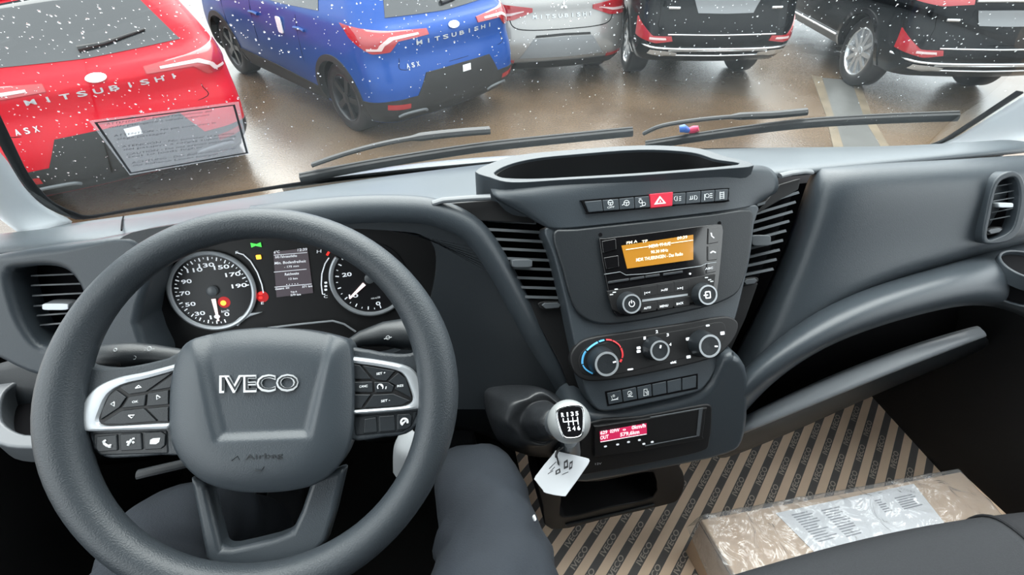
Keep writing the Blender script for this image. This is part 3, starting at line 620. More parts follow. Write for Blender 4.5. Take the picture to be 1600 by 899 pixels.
# ------------------------------------------------------------------ radio
RF = SF.off(0, 0, .004)
RD = thing('car_radio', 'black car radio with glowing orange display and two round knobs', 'radio', RF.o)
P = smooth(RF.pp([(936, 380), (944, 373), (1000, 366), (1060, 358), (1118, 351), (1127, 356), (1127, 375), (1122, 430), (1117, 462), (1108, 472), (1060, 480), (1000, 491), (970, 495), (958, 488), (950, 460)]), 3)
g = MB(); g.prism(RF, P, -.01, .004); g.build('radio_body', M['gloss'], RD, bevel=.002)
R2 = RF.off(0, 0, .0045)
g = MB(); g.prism(R2, R2.pp([(948, 455), (1118, 428), (1113, 465), (1060, 478), (970, 491), (957, 484)]), -.004, .0008); g.build('lower_panel', M['black'], RD, bevel=.001)
M['orange'] = MAT('lit_orange_screen', (.30, .14, .02), .15, emit=.20, ecol=(.80, .34, .03), coat=.6)
M['cream'] = MAT('lit_cream_text', (.9, .8, .6), .4, emit=.42, ecol=(1, .88, .6))
g = MB(); g.prism(R2, R2.pp([(971, 384), (1083, 367), (1083, 406), (980, 420)]), -.002, .0006); sc2 = g.build('radio_display', M['orange'], RD); sc2['label'] = 'orange display showing station text'
m = MB()
for t, a, b, hp in (('FM A', (979, 382), (996, 379), 4), ('TP', (1003, 380), (1012, 378.5), 4), ('09:39', (1058, 375), (1074, 372.5), 4.5), ('MDR THUE', (1014, 388), (1048, 383), 5), ('90.30 MHz', (1017, 396.5), (1044, 393), 4.5), ('MDR THUERINGEN - Das Radio', (994, 409), (1067, 399), 5)):
    m.text(R2, t, a, b, hp, .0010, bold=.02)
m.tube([R2.w(*R2.px(x, y, .001), .001) for x, y in ((978, 390.5), (1083, 375.5))], .0005, 5)
m.build('display_text', M['cream'], sc2, smooth_=False)
M['glossgrey'] = MAT('gloss_grey', (.05, .054, .06), .1, coat=.8)
for L in ([(940, 377), (962, 373), (963, 390), (942, 396)], [(943, 403), (966, 399), (967, 417), (947, 421)], [(1106, 357), (1121, 355), (1124, 360), (1122, 379), (1105, 382)], [(1105, 385), (1122, 382), (1120, 406), (1105, 408)], [(1104, 411), (1119, 409), (1118, 425), (1103, 428)]):
    m = MB(); m.prism(R2, R2.pp(L), -.002, .0012); m.build('gloss_button', M['gloss'], RD, bevel=.001)
m = MB()
m.tube([R2.w(*R2.px(x, y, .0014), .0014) for x, y in ((1111, 364), (1112, 369), (1115.5, 372))], .001, 6)
m.tube([R2.w(*R2.px(x, y, .0014), .0014) for x, y in ((1110, 395.5), (1114, 393), (1118, 395))], .001, 6)
m.build('phone_symbols', M['lit'], RD, smooth_=False); m = MB()
m.text(R2, 'ABC', (1102, 422), (1114, 420), 3, .0015)
for t, a, b in (('|<<', (1007, 460), (1016, 458.5)), ('>/II', (1033, 456), (1043, 454)), ('>>|', (1058, 453), (1067, 451.5)), ('AUTO', (1006, 484), (1017, 482)), ('MENU', (1031, 481), (1044, 479)), ('BACK', (1057, 477), (1068, 475))): m.text(R2, t, a, b, 3.4, .0016, bold=.02)
q = MB(); q.prism(R2, rrect(*R2.px(1078.5, 428, .0014), .003, .003, .0012, 2), .0008, .0014); q.build('status_light', M['lit'], RD)
m.build('button_lettering', M['lit'], RD, smooth_=False)
m = MB(); m.prism(R2, R2.pp([(1003, 468.5), (1074, 459), (1074, 462), (1003, 472)]), -.001, .0014); m.build('silver_strip', M['silver'], RD)
for i in range(3):
    a, b = 1001+26*i, 1025+26*i
    for (y0, y1) in ((449, 465), (475, 489)):
        sl_ = -.16; m = MB(); m.prism(R2, R2.pp([(a, y0+sl_*(a-1001)), (b, y0+sl_*(b-1001)), (b, y1+sl_*(b-1001)), (a, y1+sl_*(a-1001))]), -.001, .0012); m.build('radio_button', M['black'], RD, bevel=.0006)
m = MB()
for i, (a, b) in enumerate([((950, 440), (982, 435)), ((984, 435), (1006, 431.5)), ((1008, 431), (1030, 428)), ((1036, 427.5), (1066, 423))]):
    m.prism(R2, R2.pp([a, b, (b[0], b[1]+3.5), (a[0], a[1]+3.5)]), -.001, .0016)
m.build('preset_keys', M['glossgrey'], RD, bevel=.0004)
m = MB(); m.tube([R2.w(*R2.px(x, y, .0012), .0012) for x, y in ((944, 429), (969, 425), (978, 430), (1010, 428), (1095, 416), (1104, 412), (1119, 410))], .0005, 5); m.build('edge_line', M['silver'], RD)
m = MB()
for dx, dy in ((0, 0), (-3, 3), (2, -4)): m.prism(R2, rrect(*R2.px(960+dx*1.5, 457+dy*1.2, .0014), .005, .0016, .0006, 2), .0006, .0014)
m.build('knob_marks', M['white'], RD, smooth_=False); m = MB()
for dx in (0, 7, 12): m.prism(R2, rrect(*R2.px(1104+dx*.7, 434+dx*.5, .0014), .005, .0014, .0006, 2), .0006, .0014)
m.build('knob_marks', M['white'], RD, smooth_=False)
def knob(fr, cx, cy, rpx, hgt, parent, mat='dash2', name='knob', ringw=.10, top='gloss'):
    c = Vector(fr.px(cx, cy, hgt)); r = (Vector(fr.px(cx+rpx, cy, hgt))-c).length
    m = MB(); m.lathe(fr, [(r*1.22, 0), (r*1.2, hgt*.2), (r*1.05, hgt*.85), (r, hgt), (r*.86, hgt), (.0001, hgt-.0006)], 40, 0, c.x, c.y, True, False); k = m.build(name, M[mat], parent)
    m = MB(); m.lathe(fr, [(r*1.0, hgt-.0008), (r*1.0, hgt+.0008), (r*(1-ringw*1.6), hgt+.0008), (r*(1-ringw*1.6), hgt-.0008)], 40, 0, c.x, c.y, False, False); m.build('knob_ring', M['silver'], k)
    return c, r, k
for kx, ky, sy in ((987, 475, 'p'), (1106, 461, 'm')):
    c, r, k = knob(R2, kx, ky, 14.5, .016, RD)
    m = MB()
    if sy == 'p':
        L = [R2.w(c.x+r*.3*math.cos(R(a)), c.y+r*.3*math.sin(R(a)), .0165) for a in range(120, 421, 30)]; m.tube(L, .0006, 5); m.tube([R2.w(c.x, c.y+r*.05, .0165), R2.w(c.x, c.y+r*.4, .0165)], .0006, 5)
    else:
        m.ring(R2, rrect(c.x, c.y, r*.6, r*.75, r*.1, 2), rrect(c.x, c.y, r*.4, r*.5, r*.08, 2), .016, .0166, k=24); m.box(R2, c.x-r*.45, c.x-.0, c.y-r*.06, c.y+r*.06, .016, .0167)
    m.build('knob_symbol', M['lit'], k, smooth_=False)

# ------------------------------------------------------------------ heater panel
HF = SF.off(0, 0, -.002)
HP = thing('heater_panel', 'black oval heater panel with three silver ringed knobs', 'heater controls', HF.o)
P = smooth(HF.pp([(890, 560), (898, 542), (920, 528), (980, 518), (1060, 506), (1110, 497), (1138, 495), (1152, 505), (1148, 525), (1130, 548), (1105, 562), (1040, 578), (980, 590), (930, 596), (908, 592), (896, 580)]), 4)
g = MB(); g.prism(HF, P, -.01, .003); g.build('panel', M['black'], HP, bevel=.003, seg=3)
P = smooth(HF.pp([(903, 562), (910, 548), (930, 538), (1000, 526), (1080, 512), (1122, 503), (1132, 512), (1130, 530), (1110, 548), (1040, 566), (960, 585), (918, 586), (906, 578)]), 4)
Hn = HF.off(0, 0, .0032)
g = MB(); g.prism(HF, P, 0, .0036); g.build('panel_face', M['black'], HP, bevel=.001)
for kx, ky, rp, hh, mk in ((948, 569, 18.5, .026, (960, 566)), (1031, 548, 15, .022, (1032, 542)), (1109, 541, 16.8, .026, (1119, 541.5))):
    c, r, k = knob(Hn, kx, ky, rp, hh, HP, 'dash2', 'heater_knob', .11)
    m = MB(); p = Vector(Hn.px(*mk, hh)); t = (p-c).normalized(); s_ = Vector((-t.y, t.x)); m.prism(Hn, [p-t*.0022-s_*.001, p+t*.0022-s_*.001, p+t*.0022+s_*.001, p-t*.0022+s_*.001], hh-.001, hh+.0006); m.build('pointer', M['lit'], k)
M['blue'] = MAT('blue_print', (.08, .34, .62), .5, emit=.15, ecol=(.1, .5, .9)); M['redp'] = MAT('red_print', (.62, .04, .05), .5, emit=.15, ecol=(.9, .05, .06))
def arcs(name, mat, pts, gaps):
    m = MB(); L = smooth(Hn.pp(pts, .001), 6, False)
    n = len(L)-1; k0 = 0
    for a, b in gaps:
        q = L[int(a*n):int(b*n)+1]; m.tube([Hn.w(p.x, p.y, .0010) for p in q], .0016, 6, flat=.4)
    m.build(name, M[mat], HP, smooth_=True)
arcs('cold_scale', 'blue', [(926, 584), (915, 577), (910, 567), (913, 553), (922, 543), (934, 535), (944, 531.5)], [(0, .3), (.33, .58), (.61, .84), (.87, 1)])
arcs('hot_scale', 'redp', [(947, 531), (956, 532), (966, 538), (971, 546), (973, 556), (969, 566)], [(0, .22), (.25, .56), (.59, .88), (.9, 1)])
m = MB()
for t, x, y in (('1', 1007, 529), ('2', 1026, 519), ('3', 1043, 524), ('4', 1047, 539)): m.text(Hn, t, (x-1.5, y+2), (x+2.2, y+1.4), 4.4, .001, bold=.03)
for (x, y, w_, h_) in ((998, 544, .006, .004), (998, 549.5, .006, .004), (985, 577.5, .009, .0022), (1052, 567, .009, .0022), (1075, 530, .006, .0044), (1106, 509, .006, .0026), (1129, 521, .0066, .005), (1076, 558, .0066, .0044)): q = MB(); q.prism(Hn, rrect(*Hn.px(x, y, .001), w_, h_, .001, 2), .0004, .001); q.build('panel_symbol', M['lit'], HP, smooth_=False)
m.build('fan_scale', M['lit'], HP, smooth_=False); m = MB()
m.text(Hn, 'A/C', (1049, 569), (1057, 567.6), 4, .0012)
m.build('air_conditioning_lettering', M['lit'], HP, smooth_=False)

# ------------------------------------------------------------------ tachograph
TC = LF.off(0, 0, .0028)
TG = thing('tachograph', 'black slot-in tachograph with small pink-red lit display', 'tachograph', TC.o)
g = MB(); g.prism(TC, smooth(TC.pp([(928, 668), (935, 664), (1015, 652), (1096, 637), (1101, 641), (1096, 680), (1090, 686), (1000, 702), (934, 712), (928, 706)]), 2), -.008, .0035); g.build('tachograph_body', M['black'], TG, bevel=.0015)
T2 = TC.off(0, 0, .0038)
g = MB(); g.tube([T2.w(*T2.px(x, y), 0) for x, y in ((1016, 652.5), (1098, 638), (1092, 681), (1008, 697))], .0008, 6); g.prism(T2, T2.pp([(1092, 640), (1098, 639), (1093, 681), (1088, 682)]), -.001, .0006); g.build('drawer_edge', M['slat'], TG)
M['pink'] = MAT('lit_pink_screen', (.4, .03, .09), .4, emit=.30, ecol=(.85, .02, .12)); M['pinkt'] = MAT('lit_pink_text', (.95, .85, .88), .4, emit=.45, ecol=(1, .86, .9))
g = MB(); g.prism(T2, T2.pp([(937, 675), (1010, 662), (1010.5, 677), (938, 690)]), -.002, .0006); s_ = g.build('tachograph_display', M['pink'], TG)
m = MB(); m.text(T2, '629', (938, 679.5), (949, 677.6), 5, .001, bold=.03); m.text(T2, '029W', (953, 677), (968, 674.5), 5, .001, bold=.03); m.text(T2, 'o', (973, 673.5), (978, 673), 4, .001, bold=.03); m.text(T2, '0km/h', (987, 671.5), (1009, 667.6), 5.5, .001, bold=.03)
m.text(T2, 'OUT', (938, 687.5), (951, 685), 5.5, .001, bold=.03); m.text(T2, '579,6km', (969, 682.5), (999, 677.6), 5.5, .001, bold=.03)
m.tube([T2.w(*T2.px(x, y), .0008) for x, y in ((938, 690.5), (1010, 678))], .0005, 5)
m.build('display_text', M['pinkt'], s_, smooth_=False)
m = MB()
for x, y in ((946, 698), (965, 695), (982, 691), (999, 688), (1006, 694), (1019, 691)): m.prism(T2, rrect(*T2.px(x, y), .0045, .0026, .001, 2), -.001, .0006)
m.build('tachograph_keys', M['lit'], TG)

# ------------------------------------------------------------------ steering wheel
WF = Fr(V(-.191, .371, -.422), (1, 0, 0), (0, math.cos(R(44.5)), math.sin(R(44.5))))
W = thing('steering_wheel', 'dark grey four spoke steering wheel with chrome lettering on its hub', 'steering wheel', WF.o)
g = MB(); Ls = []
for i in range(96):
    a = 2*math.pi*i/96; rr = .1815; c = WF.w(rr*math.cos(a), rr*math.sin(a)); t = (WF.e1*math.cos(a)+WF.e2*math.sin(a))
    sa = math.sin(a); k = .86+.30*math.exp(-(sa/.55)**2)+(.20*sa*sa if sa < 0 else 0)
    Ls.append([c+t*.0185*k*math.cos(2*math.pi*q/18)+WF.n*.0195*k*math.sin(2*math.pi*q/18) for q in range(18)])
Ls.append(Ls[0]); g.loops(Ls); g.build('wheel_rim', M['rim'], W, merge=1e-6)
def zz(L): return [(60+.40625*x, 540+.40625*y) for x, y in L]
def slab(nm, L, n0, n1, mat, par, bev=.001, seg=2, sm=0, fr=None):
    f_ = fr or WF; P_ = f_.pp(L, n1); P_ = smooth(P_, sm) if sm else P_
    m = MB(); m.prism(f_, P_, n0, n1); return m.build(nm, mat if not isinstance(mat, str) else M[mat], par, bevel=bev, seg=seg)
sl_ = [(92, 560), (130, 572), (170, 576), (215, 571), (262, 560), (300, 548), (320, 640), (300, 706), (250, 712), (200, 716), (166, 716), (148, 704), (132, 672), (95, 650)]
slab('left_spoke', sl_, -.030, -.004, 'rim', W, .010, 4, 3)
sr_ = [(530, 548), (565, 546), (600, 552), (640, 553), (668, 540), (690, 575), (690, 620), (664, 642), (655, 662), (634, 679), (600, 684), (540, 686), (520, 620)]
slab('right_spoke', sr_, -.030, -.004, 'rim', W, .010, 4, 3)
U = [(294, 745), (306, 800), (320, 874), (345, 902), (420, 895), (484, 878), (510, 846), (524, 800), (540, 730), (486, 752), (470, 800), (455, 832), (430, 842), (390, 852), (362, 858), (346, 858), (334, 810), (322, 758)]
slab('lower_spoke', U, -.042, -.016, 'dash', W, .006, 3)
# button pods
lo_ = zz([(545, 66), (420, 100), (300, 125), (215, 165), (165, 228), (140, 288), (148, 320), (190, 332), (300, 328), (505, 322)]); li_ = zz([(545, 92), (420, 128), (330, 150), (270, 188), (240, 250), (228, 292), (252, 309), (320, 309), (505, 298)])
def bez(name, A, B, lab_):
    m = MB(); P = smooth(WF.pp(A, .001), 4, False); Q = smooth(WF.pp(B, .001), 4, False); n = 60; P = resample(P, n, False); Q = resample(Q, n, False)
    rows = []
    for t, nn in ((0, -.006), (0, -.001), (.12, .0012), (.5, .0022), (.88, .0012), (1, -.001), (1, -.006)): rows.append([WF.w(p.lerp(q, t).x, p.lerp(q, t).y, nn) for p, q in zip(P, Q)])
    m.grid(rows); return lab(m.build(name, M['silver'], W, solid=.0008), lab_)
bez('button_bezel', lo_, li_, 'curved silver bezel around the left buttons')
ro_ = zz([(1195, 42), (1300, 55), (1400, 74), (1445, 98), (1472, 142), (1498, 208), (1494, 232), (1465, 244), (1340, 256), (1210, 266)]); ri_ = zz([(1195, 68), (1290, 80), (1378, 98), (1410, 122), (1430, 168), (1440, 202), (1432, 222), (1395, 235), (1300, 243), (1210, 249)])
bez('button_bezel', ro_, ri_, 'curved silver bezel around the right buttons')
slab('button_bed', li_, -.006, -.0015, 'black', W, 0, 1, 0); slab('button_bed', ri_, -.006, -.0015, 'black', W, 0, 1, 0)
slab('button_bed', zz([(205, 335), (500, 322), (505, 420), (235, 428), (205, 395)]), -.012, -.0032, 'dash2', W, .003, 3); slab('button_bed', zz([(1205, 268), (1470, 246), (1440, 312), (1400, 338), (1215, 352)]), -.012, -.0032, 'dash2', W, .003, 3)
BT = [[(325, 154), (520, 102), (412, 179), (347, 189), (311, 163)], [(297, 172), (337, 200), (311, 239), (238, 287), (243, 250), (270, 195)], [(348, 198), (413, 189), (408, 233), (319, 242)], [(420, 186), (500, 172), (500, 227), (416, 235)], [(320, 251), (404, 243), (454, 292), (320, 303), (258, 303), (247, 296)], [(527, 105), (507, 163), (424, 177)], [(416, 244), (500, 236), (500, 294), (463, 292)],
      [(1245, 76), (1372, 98), (1338, 138), (1292, 129)], [(1212, 141), (1284, 139), (1286, 181), (1212, 180)], [(1291, 141), (1345, 142), (1368, 156), (1361, 179), (1296, 182)], [(1384, 105), (1412, 127), (1436, 203), (1370, 168), (1376, 155), (1346, 138)], [(1287, 190), (1364, 186), (1430, 213), (1396, 231), (1252, 241)], [(1212, 72), (1236, 76), (1280, 130), (1212, 131)], [(1212, 189), (1279, 189), (1242, 240), (1212, 243)]]
for L in BT: slab('wheel_button', zz(L), -.004, .0006, 'dash2', W, .0008)
B2 = [[(222, 352), (301, 343), (304, 405), (230, 411), (220, 397)], [(312, 342), (395, 337), (399, 402), (315, 407)], [(406, 336), (472, 332), (489, 345), (487, 385), (470, 399), (408, 402)], [(1253, 283), (1299, 276), (1303, 335), (1250, 340)], [(1309, 273), (1369, 268), (1374, 329), (1311, 334)], [(1380, 266), (1428, 263), (1438, 275), (1433, 310), (1418, 322), (1380, 327)]]
for L in B2: slab('wheel_button', zz(L), -.006, -.0014, 'dash2', W, .001)
m = MB(); wn = .0008
def wl(L, w_=.0006, n_=None): m.tube([WF.w(*WF.px(x, y, n_ or wn), n_ or wn) for x, y in zz(L)], w_, 5)
def tri(L): wl(L+[L[0]], .0006)
tri([(373, 165), (396, 161), (385, 154)]); tri([(292, 217), (292, 234), (278, 226)]); tri([(455, 192), (455, 208), (469, 200)]); tri([(346, 270), (370, 268), (359, 280)])
m.build('button_symbols', M['white'], W, smooth_=False); m = MB()
def wt(t, a, b, hp, nn=None): A, B = zz([a, b]); m.text(WF, t, A, B, hp, nn or wn, bold=.02)
wt('OK', (360, 222), (384, 219), 3.2); wt('SET +', (1300, 114), (1335, 109), 3.4); wt('CANC', (1234, 163), (1266, 160), 3.4); wt('RES', (1380, 161), (1404, 158), 3.4); wt('SET -', (1318, 219), (1352, 214), 3.4)
wl([(1315+11*math.cos(R(a)), 160-11*math.sin(R(a))) for a in range(-40, 221, 26)], .0006); wl([(1325, 160), (1316, 152)], .0006); wl([(1336, 168), (1338, 158)], .0006)
m.build('button_lettering', M['white'], W, smooth_=False); m = MB()
n3 = -.0010
wl([(252, 368), (254, 378), (264, 386), (276, 388)], .0014, n3); wl([(252, 366), (256, 371)], .0018, n3); wl([(272, 388), (280, 388)], .0018, n3)
wl([(345, 385), (358, 362)], .0012, n3); wl([(340, 372), (352, 372)], .001, n3); wl([(362, 360), (370, 358)], .001, n3); wl([(362, 370), (368, 376)], .001, n3)
m.prism(WF, WF.pp(zz([(430, 364), (440, 358), (468, 356), (464, 372), (452, 380), (428, 380)]), n3), -.0016, n3)
m.tube([WF.w(*WF.px(x, y, n3), n3) for x, y in zz([(1408+13*math.cos(R(a)), 295-13*math.sin(R(a))) for a in range(-20, 261, 26)])], .0012, 5); wl([(1400, 302), (1414, 290)], .001, n3)
m.build('button_symbols', M['white'], W, smooth_=False)
# airbag cover: domed, with a sunk panel
HO = smooth(WF.pp([(279, 556), (298, 532), (345, 518), (400, 512), (430, 512), (478, 515), (528, 526), (548, 538), (553, 580), (553, 640), (548, 690), (530, 728), (500, 754), (460, 766), (410, 770), (365, 767), (322, 754), (290, 728), (271, 695), (266, 660), (268, 600)], .004), 5)
HO = resample(HO, 120); cc = sum(HO, Vector((0, 0)))/len(HO)
trp = WF.pp([(318, 540), (510, 538), (478, 672), (350, 677)], .012)
trp = [Vector(p) for p in trp]
def inside(p):
    d = 1e9
    for i in range(4):
        a, b = trp[i], trp[(i+1) % 4]; e = b-a; n_ = Vector((e.y, -e.x)).normalized()
        dd = (p-a).dot(n_)*(1 if (cc-a).dot(n_) > 0 else -1)
        if i == 0: dd += .03
        d = min(d, dd)
    return d
g = MB(); Ls = []
for k in range(41):
    t = k/40
    if t < .12: s_, nn = 1.0-.0*t, -.03+.036*(t/.12)
    else:
        q = (t-.12)/.88; s_ = 1-q; nn = .006+.012*(1-(1-min(1, q*2.2))**2.4)
    if k == 40: s_ = .002
    L = []
    for p in HO:
        x = cc+(p-cc)*s_; n2 = nn
        if t > .12:
            d = inside(x)
            e = max(0, min(1, (d+.009)/.011)); n2 -= .0065*e*e*(3-2*e)
        L.append(WF.w(x.x, x.y, n2))
    Ls.append(L)
g.loops(Ls, 0, True, False, True); cov = g.build('airbag_cover', M['dash'], W, ang=60)
CN = WF.off(0, 0, .0122)
m = MB(); m.text(CN, 'IVECO', (344, 613), (467, 610), 25, .0002, bold=.035, ext=.0022); m.build('badge', M['badge'], cov, bevel=.0004)
m = MB(); m.text(CN, 'IVECO', (346.5, 611.4), (464.5, 608.4), 22, .0024, bold=-.010, ext=.0003); m.build('badge_face', M['dash2'], cov, smooth_=False)
m = MB(); m.text(WF, 'Airbag', (383, 719), (442, 715), 8, .0182, bold=.0, ext=.0004)
m.tube([WF.w(*WF.px(x, y, .018), .0180) for x, y in ((362, 720), (371, 713), (374, 719))], .0005, 5); m.tube([WF.w(*WF.px(x, y, .018), .0180) for x, y in ((398, 735), (408, 736), (412, 730))], .0005, 5)
m.build('airbag_lettering', M['dash2'], cov)
# steering column, stalks
CS = thing('steering_column', 'dark steering column shroud behind the wheel', 'steering column', WF.w(0, 0, -.1))
m = MB(); Ls = []
for u, n_, hw, hh in ((0, -.045, .035, .04), (0, -.09, .042, .045), (0, -.17, .048, .05), (0, -.25, .05, .05)):
    Ls.append([WF.w(p[0], p[1]+.0, n_) for p in rrect(0, .0, hw*2, hh*2, .025, 4)])
m.loops(Ls, 0, True, True, True); m.build('column_shroud', M['black'], CS, bevel=.004)
m = MB(); m.tube([WF.w(*WF.px(x, y, -.075), -.075) for x, y in ((215, 742), (240, 736), (275, 728), (330, 715))], .006, 10, flat=.6); m.build('tilt_lever', M['dash2'], CS)
def stalk(name, label, pts, radii, rings, prints, n_):
    T = thing(name, label, 'control stalk', WF.w(*WF.px(*pts[0], n_), n_))
    L = [WF.w(*WF.px(x, y, n_), n_) for x, y in pts]
    m = MB(); m.tube(L, radii, 20, flat=.8); m.build('stalk_arm', M['dash2'], T)
    for a, b in rings:
        A = L[0].lerp(L[-1], a); B = L[0].lerp(L[-1], b); i = min(len(radii)-1, int(a*(len(radii)-1)+.5))
        m = MB(); m.tube([A, B], [radii[i]*1.05, radii[i]*1.06], 20, flat=.8); m.build('twist_collar', M['black'], T)
    m = MB(); q = WF.off(0, 0, n_)
    return T, m, q
T, m, q = stalk('light_stalk', 'left control stalk with lamp symbols beside the wheel hub', [(150, 556), (154, 556), (175, 555), (205, 554), (240, 555), (290, 560)], [.009, .0125, .0140, .0145, .0125, .010], [(.28, .34)], None, -.055)
rr = .0118
def sring(x, y, r_): m.tube([q.w(q.px(x, y, rr)[0]+r_*math.cos(R(a)), q.px(x, y, rr)[1]+r_*math.sin(R(a)), rr) for a in range(0, 361, 40)], .0004, 4)
for x, y, r_ in ((180, 547, .0016), (176, 557, .0024), (233, 545, .0022), (202, 559, .0018), (210, 559, .0018)): sring(x, y, r_)
for x, y in ((170, 555), (170, 558), (228, 544), (228, 547), (241, 545)): m.tube([q.w(q.px(x-3, y, rr)[0], q.px(x, y, rr)[1], rr), q.w(q.px(x, y, rr)[0], q.px(x, y, rr)[1], rr)], .0004, 4)
m.build('stalk_symbols', M['white'], T, smooth_=False)
T, m, q = stalk('wiper_stalk', 'right control stalk with wiper symbol, thick dark end', [(545, 540), (565, 530), (600, 522), (630, 522), (650, 524), (653, 524)], [.008, .011, .0165, .021, .020, .014], [], None, -.075)
rr = .0165
sring(606, 528, .0022); m.tube([q.w(q.px(600, 530, rr)[0], q.px(600, 530, rr)[1], rr), q.w(q.px(612, 527, rr)[0], q.px(612, 527, rr)[1], rr)], .0006, 4)
m.build('stalk_symbols', M['white'], T, smooth_=False)

# ------------------------------------------------------------------ gear lever and key tag
GL = thing('gear_lever', 'gear lever with satin grey knob rising from black leather boot', 'gear lever', at(815, 660, Y=.47))
bp_ = resample(smooth([(752, 608), (764, 601), (800, 599), (835, 604), (868, 616), (888, 640), (894, 680), (882, 712), (850, 716), (812, 708), (780, 690), (765, 660), (755, 630)], 4), 56)
k0 = min(range(56), key=lambda i: abs(math.atan2(bp_[i].y-656, bp_[i].x-828)))
bp_ = bp_[k0:]+bp_[:k0]
bY = lambda y: .52-.07*(y-600)/115
def bring(c, rx, ry, Y, wob=0, ph=0, mixb=0):
    o = []
    for i, b in enumerate(bp_):
        a = math.atan2((b.y-656)/58, (b.x-828)/70); f = 1+wob*math.sin(4*a+ph)+wob*.6*math.sin(7*a-ph)
        x, y = c[0]+rx*f*math.cos(a), c[1]+ry*f*math.sin(a); yy = Y+.03*(656-y)/58
        x, y, yy = x+(b.x-x)*mixb, y+(b.y-y)*mixb, yy+(bY(b.y)-.012-yy)*mixb
        o.append(at(x, y, Y=yy))
    return o
m = MB(); m.loops([[at(b.x, b.y, Y=bY(b.y)+.05) for b in bp_], [at(b.x, b.y, Y=bY(b.y)) for b in bp_], bring((828, 656), 66, 55, .462, 0, 0, .75), bring((830, 656), 60, 50, .45, .03, 1, .35), bring((836, 656), 54, 46, .432, .06, .5), bring((842, 657), 46, 40, .420, .07, .8), bring((846, 658), 37, 33, .424, .03, 2), bring((848, 659), 31, 30, .425, .02, 2), bring((854, 660), 29, 29, .408, .05, 0), bring((862, 661), 25, 26, .392, .05, 1.5), bring((870, 661), 20, 22, .380, .0, 0)], 0, True, True, True)
m.build('gear_boot', M['leather'], GL, sub=2)
KN = Fr(at(893, 660, Y=.352), (.96, .10, -.16), UP)
kc = at(889, 659, Y=.352); nn = (EYE-kc).normalized()+Vector((.10, 0, -.05)); nn.normalize(); e1 = (CR-CU*(-.10)); KN = Fr(kc, e1-nn*e1.dot(nn), CU-nn*CU.dot(nn))
M['knob'] = MAT('satin_grey_knob', (.34, .355, .36), .42, metal=.3, bump=.1, bscale=500)
m = MB(); prof = []
for i in range(17):
    a = math.pi*i/16; prof.append((max(.0001, .0262*math.sin(a)**.85), -.024*math.cos(a)))
m.lathe(KN, prof, 40); m.build('knob', M['knob'], GL, ang=80)
m = MB(); A = smooth([(p[0]*1.0, p[1]*1.0) for p in ((-.0165, .013), (-.012, .0175), (0, .0195), (.012, .0185), (.0168, .0135), (.0158, 0), (.0115, -.0165), (0, -.0195), (-.0115, -.0165), (-.0162, 0))], 4); B = [(p[0]*.86, p[1]*.88) for p in A]
m.ring(KN, A, B, .012, .0258); m.build('knob_frame', M['chrome'], GL, bevel=.001)
m = MB(); m.prism(KN, B, .012, .0252); em = m.build('shift_plate', M['gloss'], GL)
m = MB(); z_ = .0254
def kt(t, u, v, h_=.0046, w_=.0034): m.text(KN, t, (u-w_/2, v), (u+w_/2, v), h_, z_, pix=False, bold=.03)
kt('R', -.0088, .0065); kt('1', -.0032, .0065, w_=.0016); kt('3', .0024, .0065); kt('5', .0080, .0065); kt('2', -.0032, -.0100); kt('4', .0024, -.0100); kt('6', .0080, -.0100)
for (a, b) in (((-.0088, .0050), (-.0088, .0005)), ((-.0088, .0005), (.0080, .0005)), ((-.0032, .005), (-.0032, -.004)), ((.0024, .005), (.0024, -.004)), ((.0080, .005), (.0080, -.004))): m.tube([KN.w(*a, z_), KN.w(*b, z_)], .0006, 5)
m.build('shift_diagram', M['lit'], em, smooth_=False)
m = MB(); m.tube([kc-nn*.014, at(858, 660, Y=.40)], [.018, .019], 20); m.tube([at(893, 688, Y=.36), at(895, 712, Y=.375)], [.012, .014], 16, flat=.7); m.build('collar', M['slat'], GL)
KT = thing('key_tag', 'white plastic key tag on a black loop below the gear knob', 'tag', at(878, 740, Y=.335))
kt0 = at(878, 742, Y=.332); tn = (EYE-kt0).normalized()+Vector((0, 0, .35)); tn.normalize(); tu = CU-tn*CU.dot(tn); TF2 = Fr(kt0, CR-tn*CR.dot(tn), tu)
P = smooth(TF2.pp([(866, 708), (872, 706), (916, 716), (920, 719), (919, 726), (888, 770), (880, 776), (853, 771), (848, 766), (837, 752), (837, 744)]), 2)
M['tag'] = MAT('white_plastic_tag', (.50, .52, .55), .45)
m = MB(); m.prism(TF2, P, -.0008, .0008); tg = m.build('tag_plate', M['tag'], KT, bevel=.0004)
m = MB()
for L in ([(881, 722), (887, 718), (888, 731), (881, 734)], [(890, 723), (895, 720), (894, 732), (889, 735)], [(868, 736), (875, 732), (876, 739), (868, 743)]): m.ring(TF2, TF2.pp(L), [Vector((0, 0))+(Vector(p)-sum((Vector(z) for z in TF2.pp(L)), Vector((0, 0)))/4)*.45+sum((Vector(z) for z in TF2.pp(L)), Vector((0, 0)))/4 for p in TF2.pp(L)], .0006, .0011, k=24)
for (a, b) in (((858, 733), (869, 722)), ((860, 737), (867, 730)), ((878, 742), (888, 738)), ((856, 741), (864, 736))): m.tube([TF2.w(*TF2.px(*a), .0010), TF2.w(*TF2.px(*b), .0010)], .0004, 4)
m.build('tag_print', M['print'], tg, smooth_=False)
m = MB(); m.tube(smooth([at(874, 700, Y=.350), at(870, 706, Y=.335), TF2.w(*TF2.px(868, 714), .002), TF2.w(*TF2.px(873, 727), .003), TF2.w(*TF2.px(870, 714), .004), at(873, 705, Y=.335), at(880, 699, Y=.35)], 5, False), .0009, 6); m.build('tag_loop', M['black'], KT)

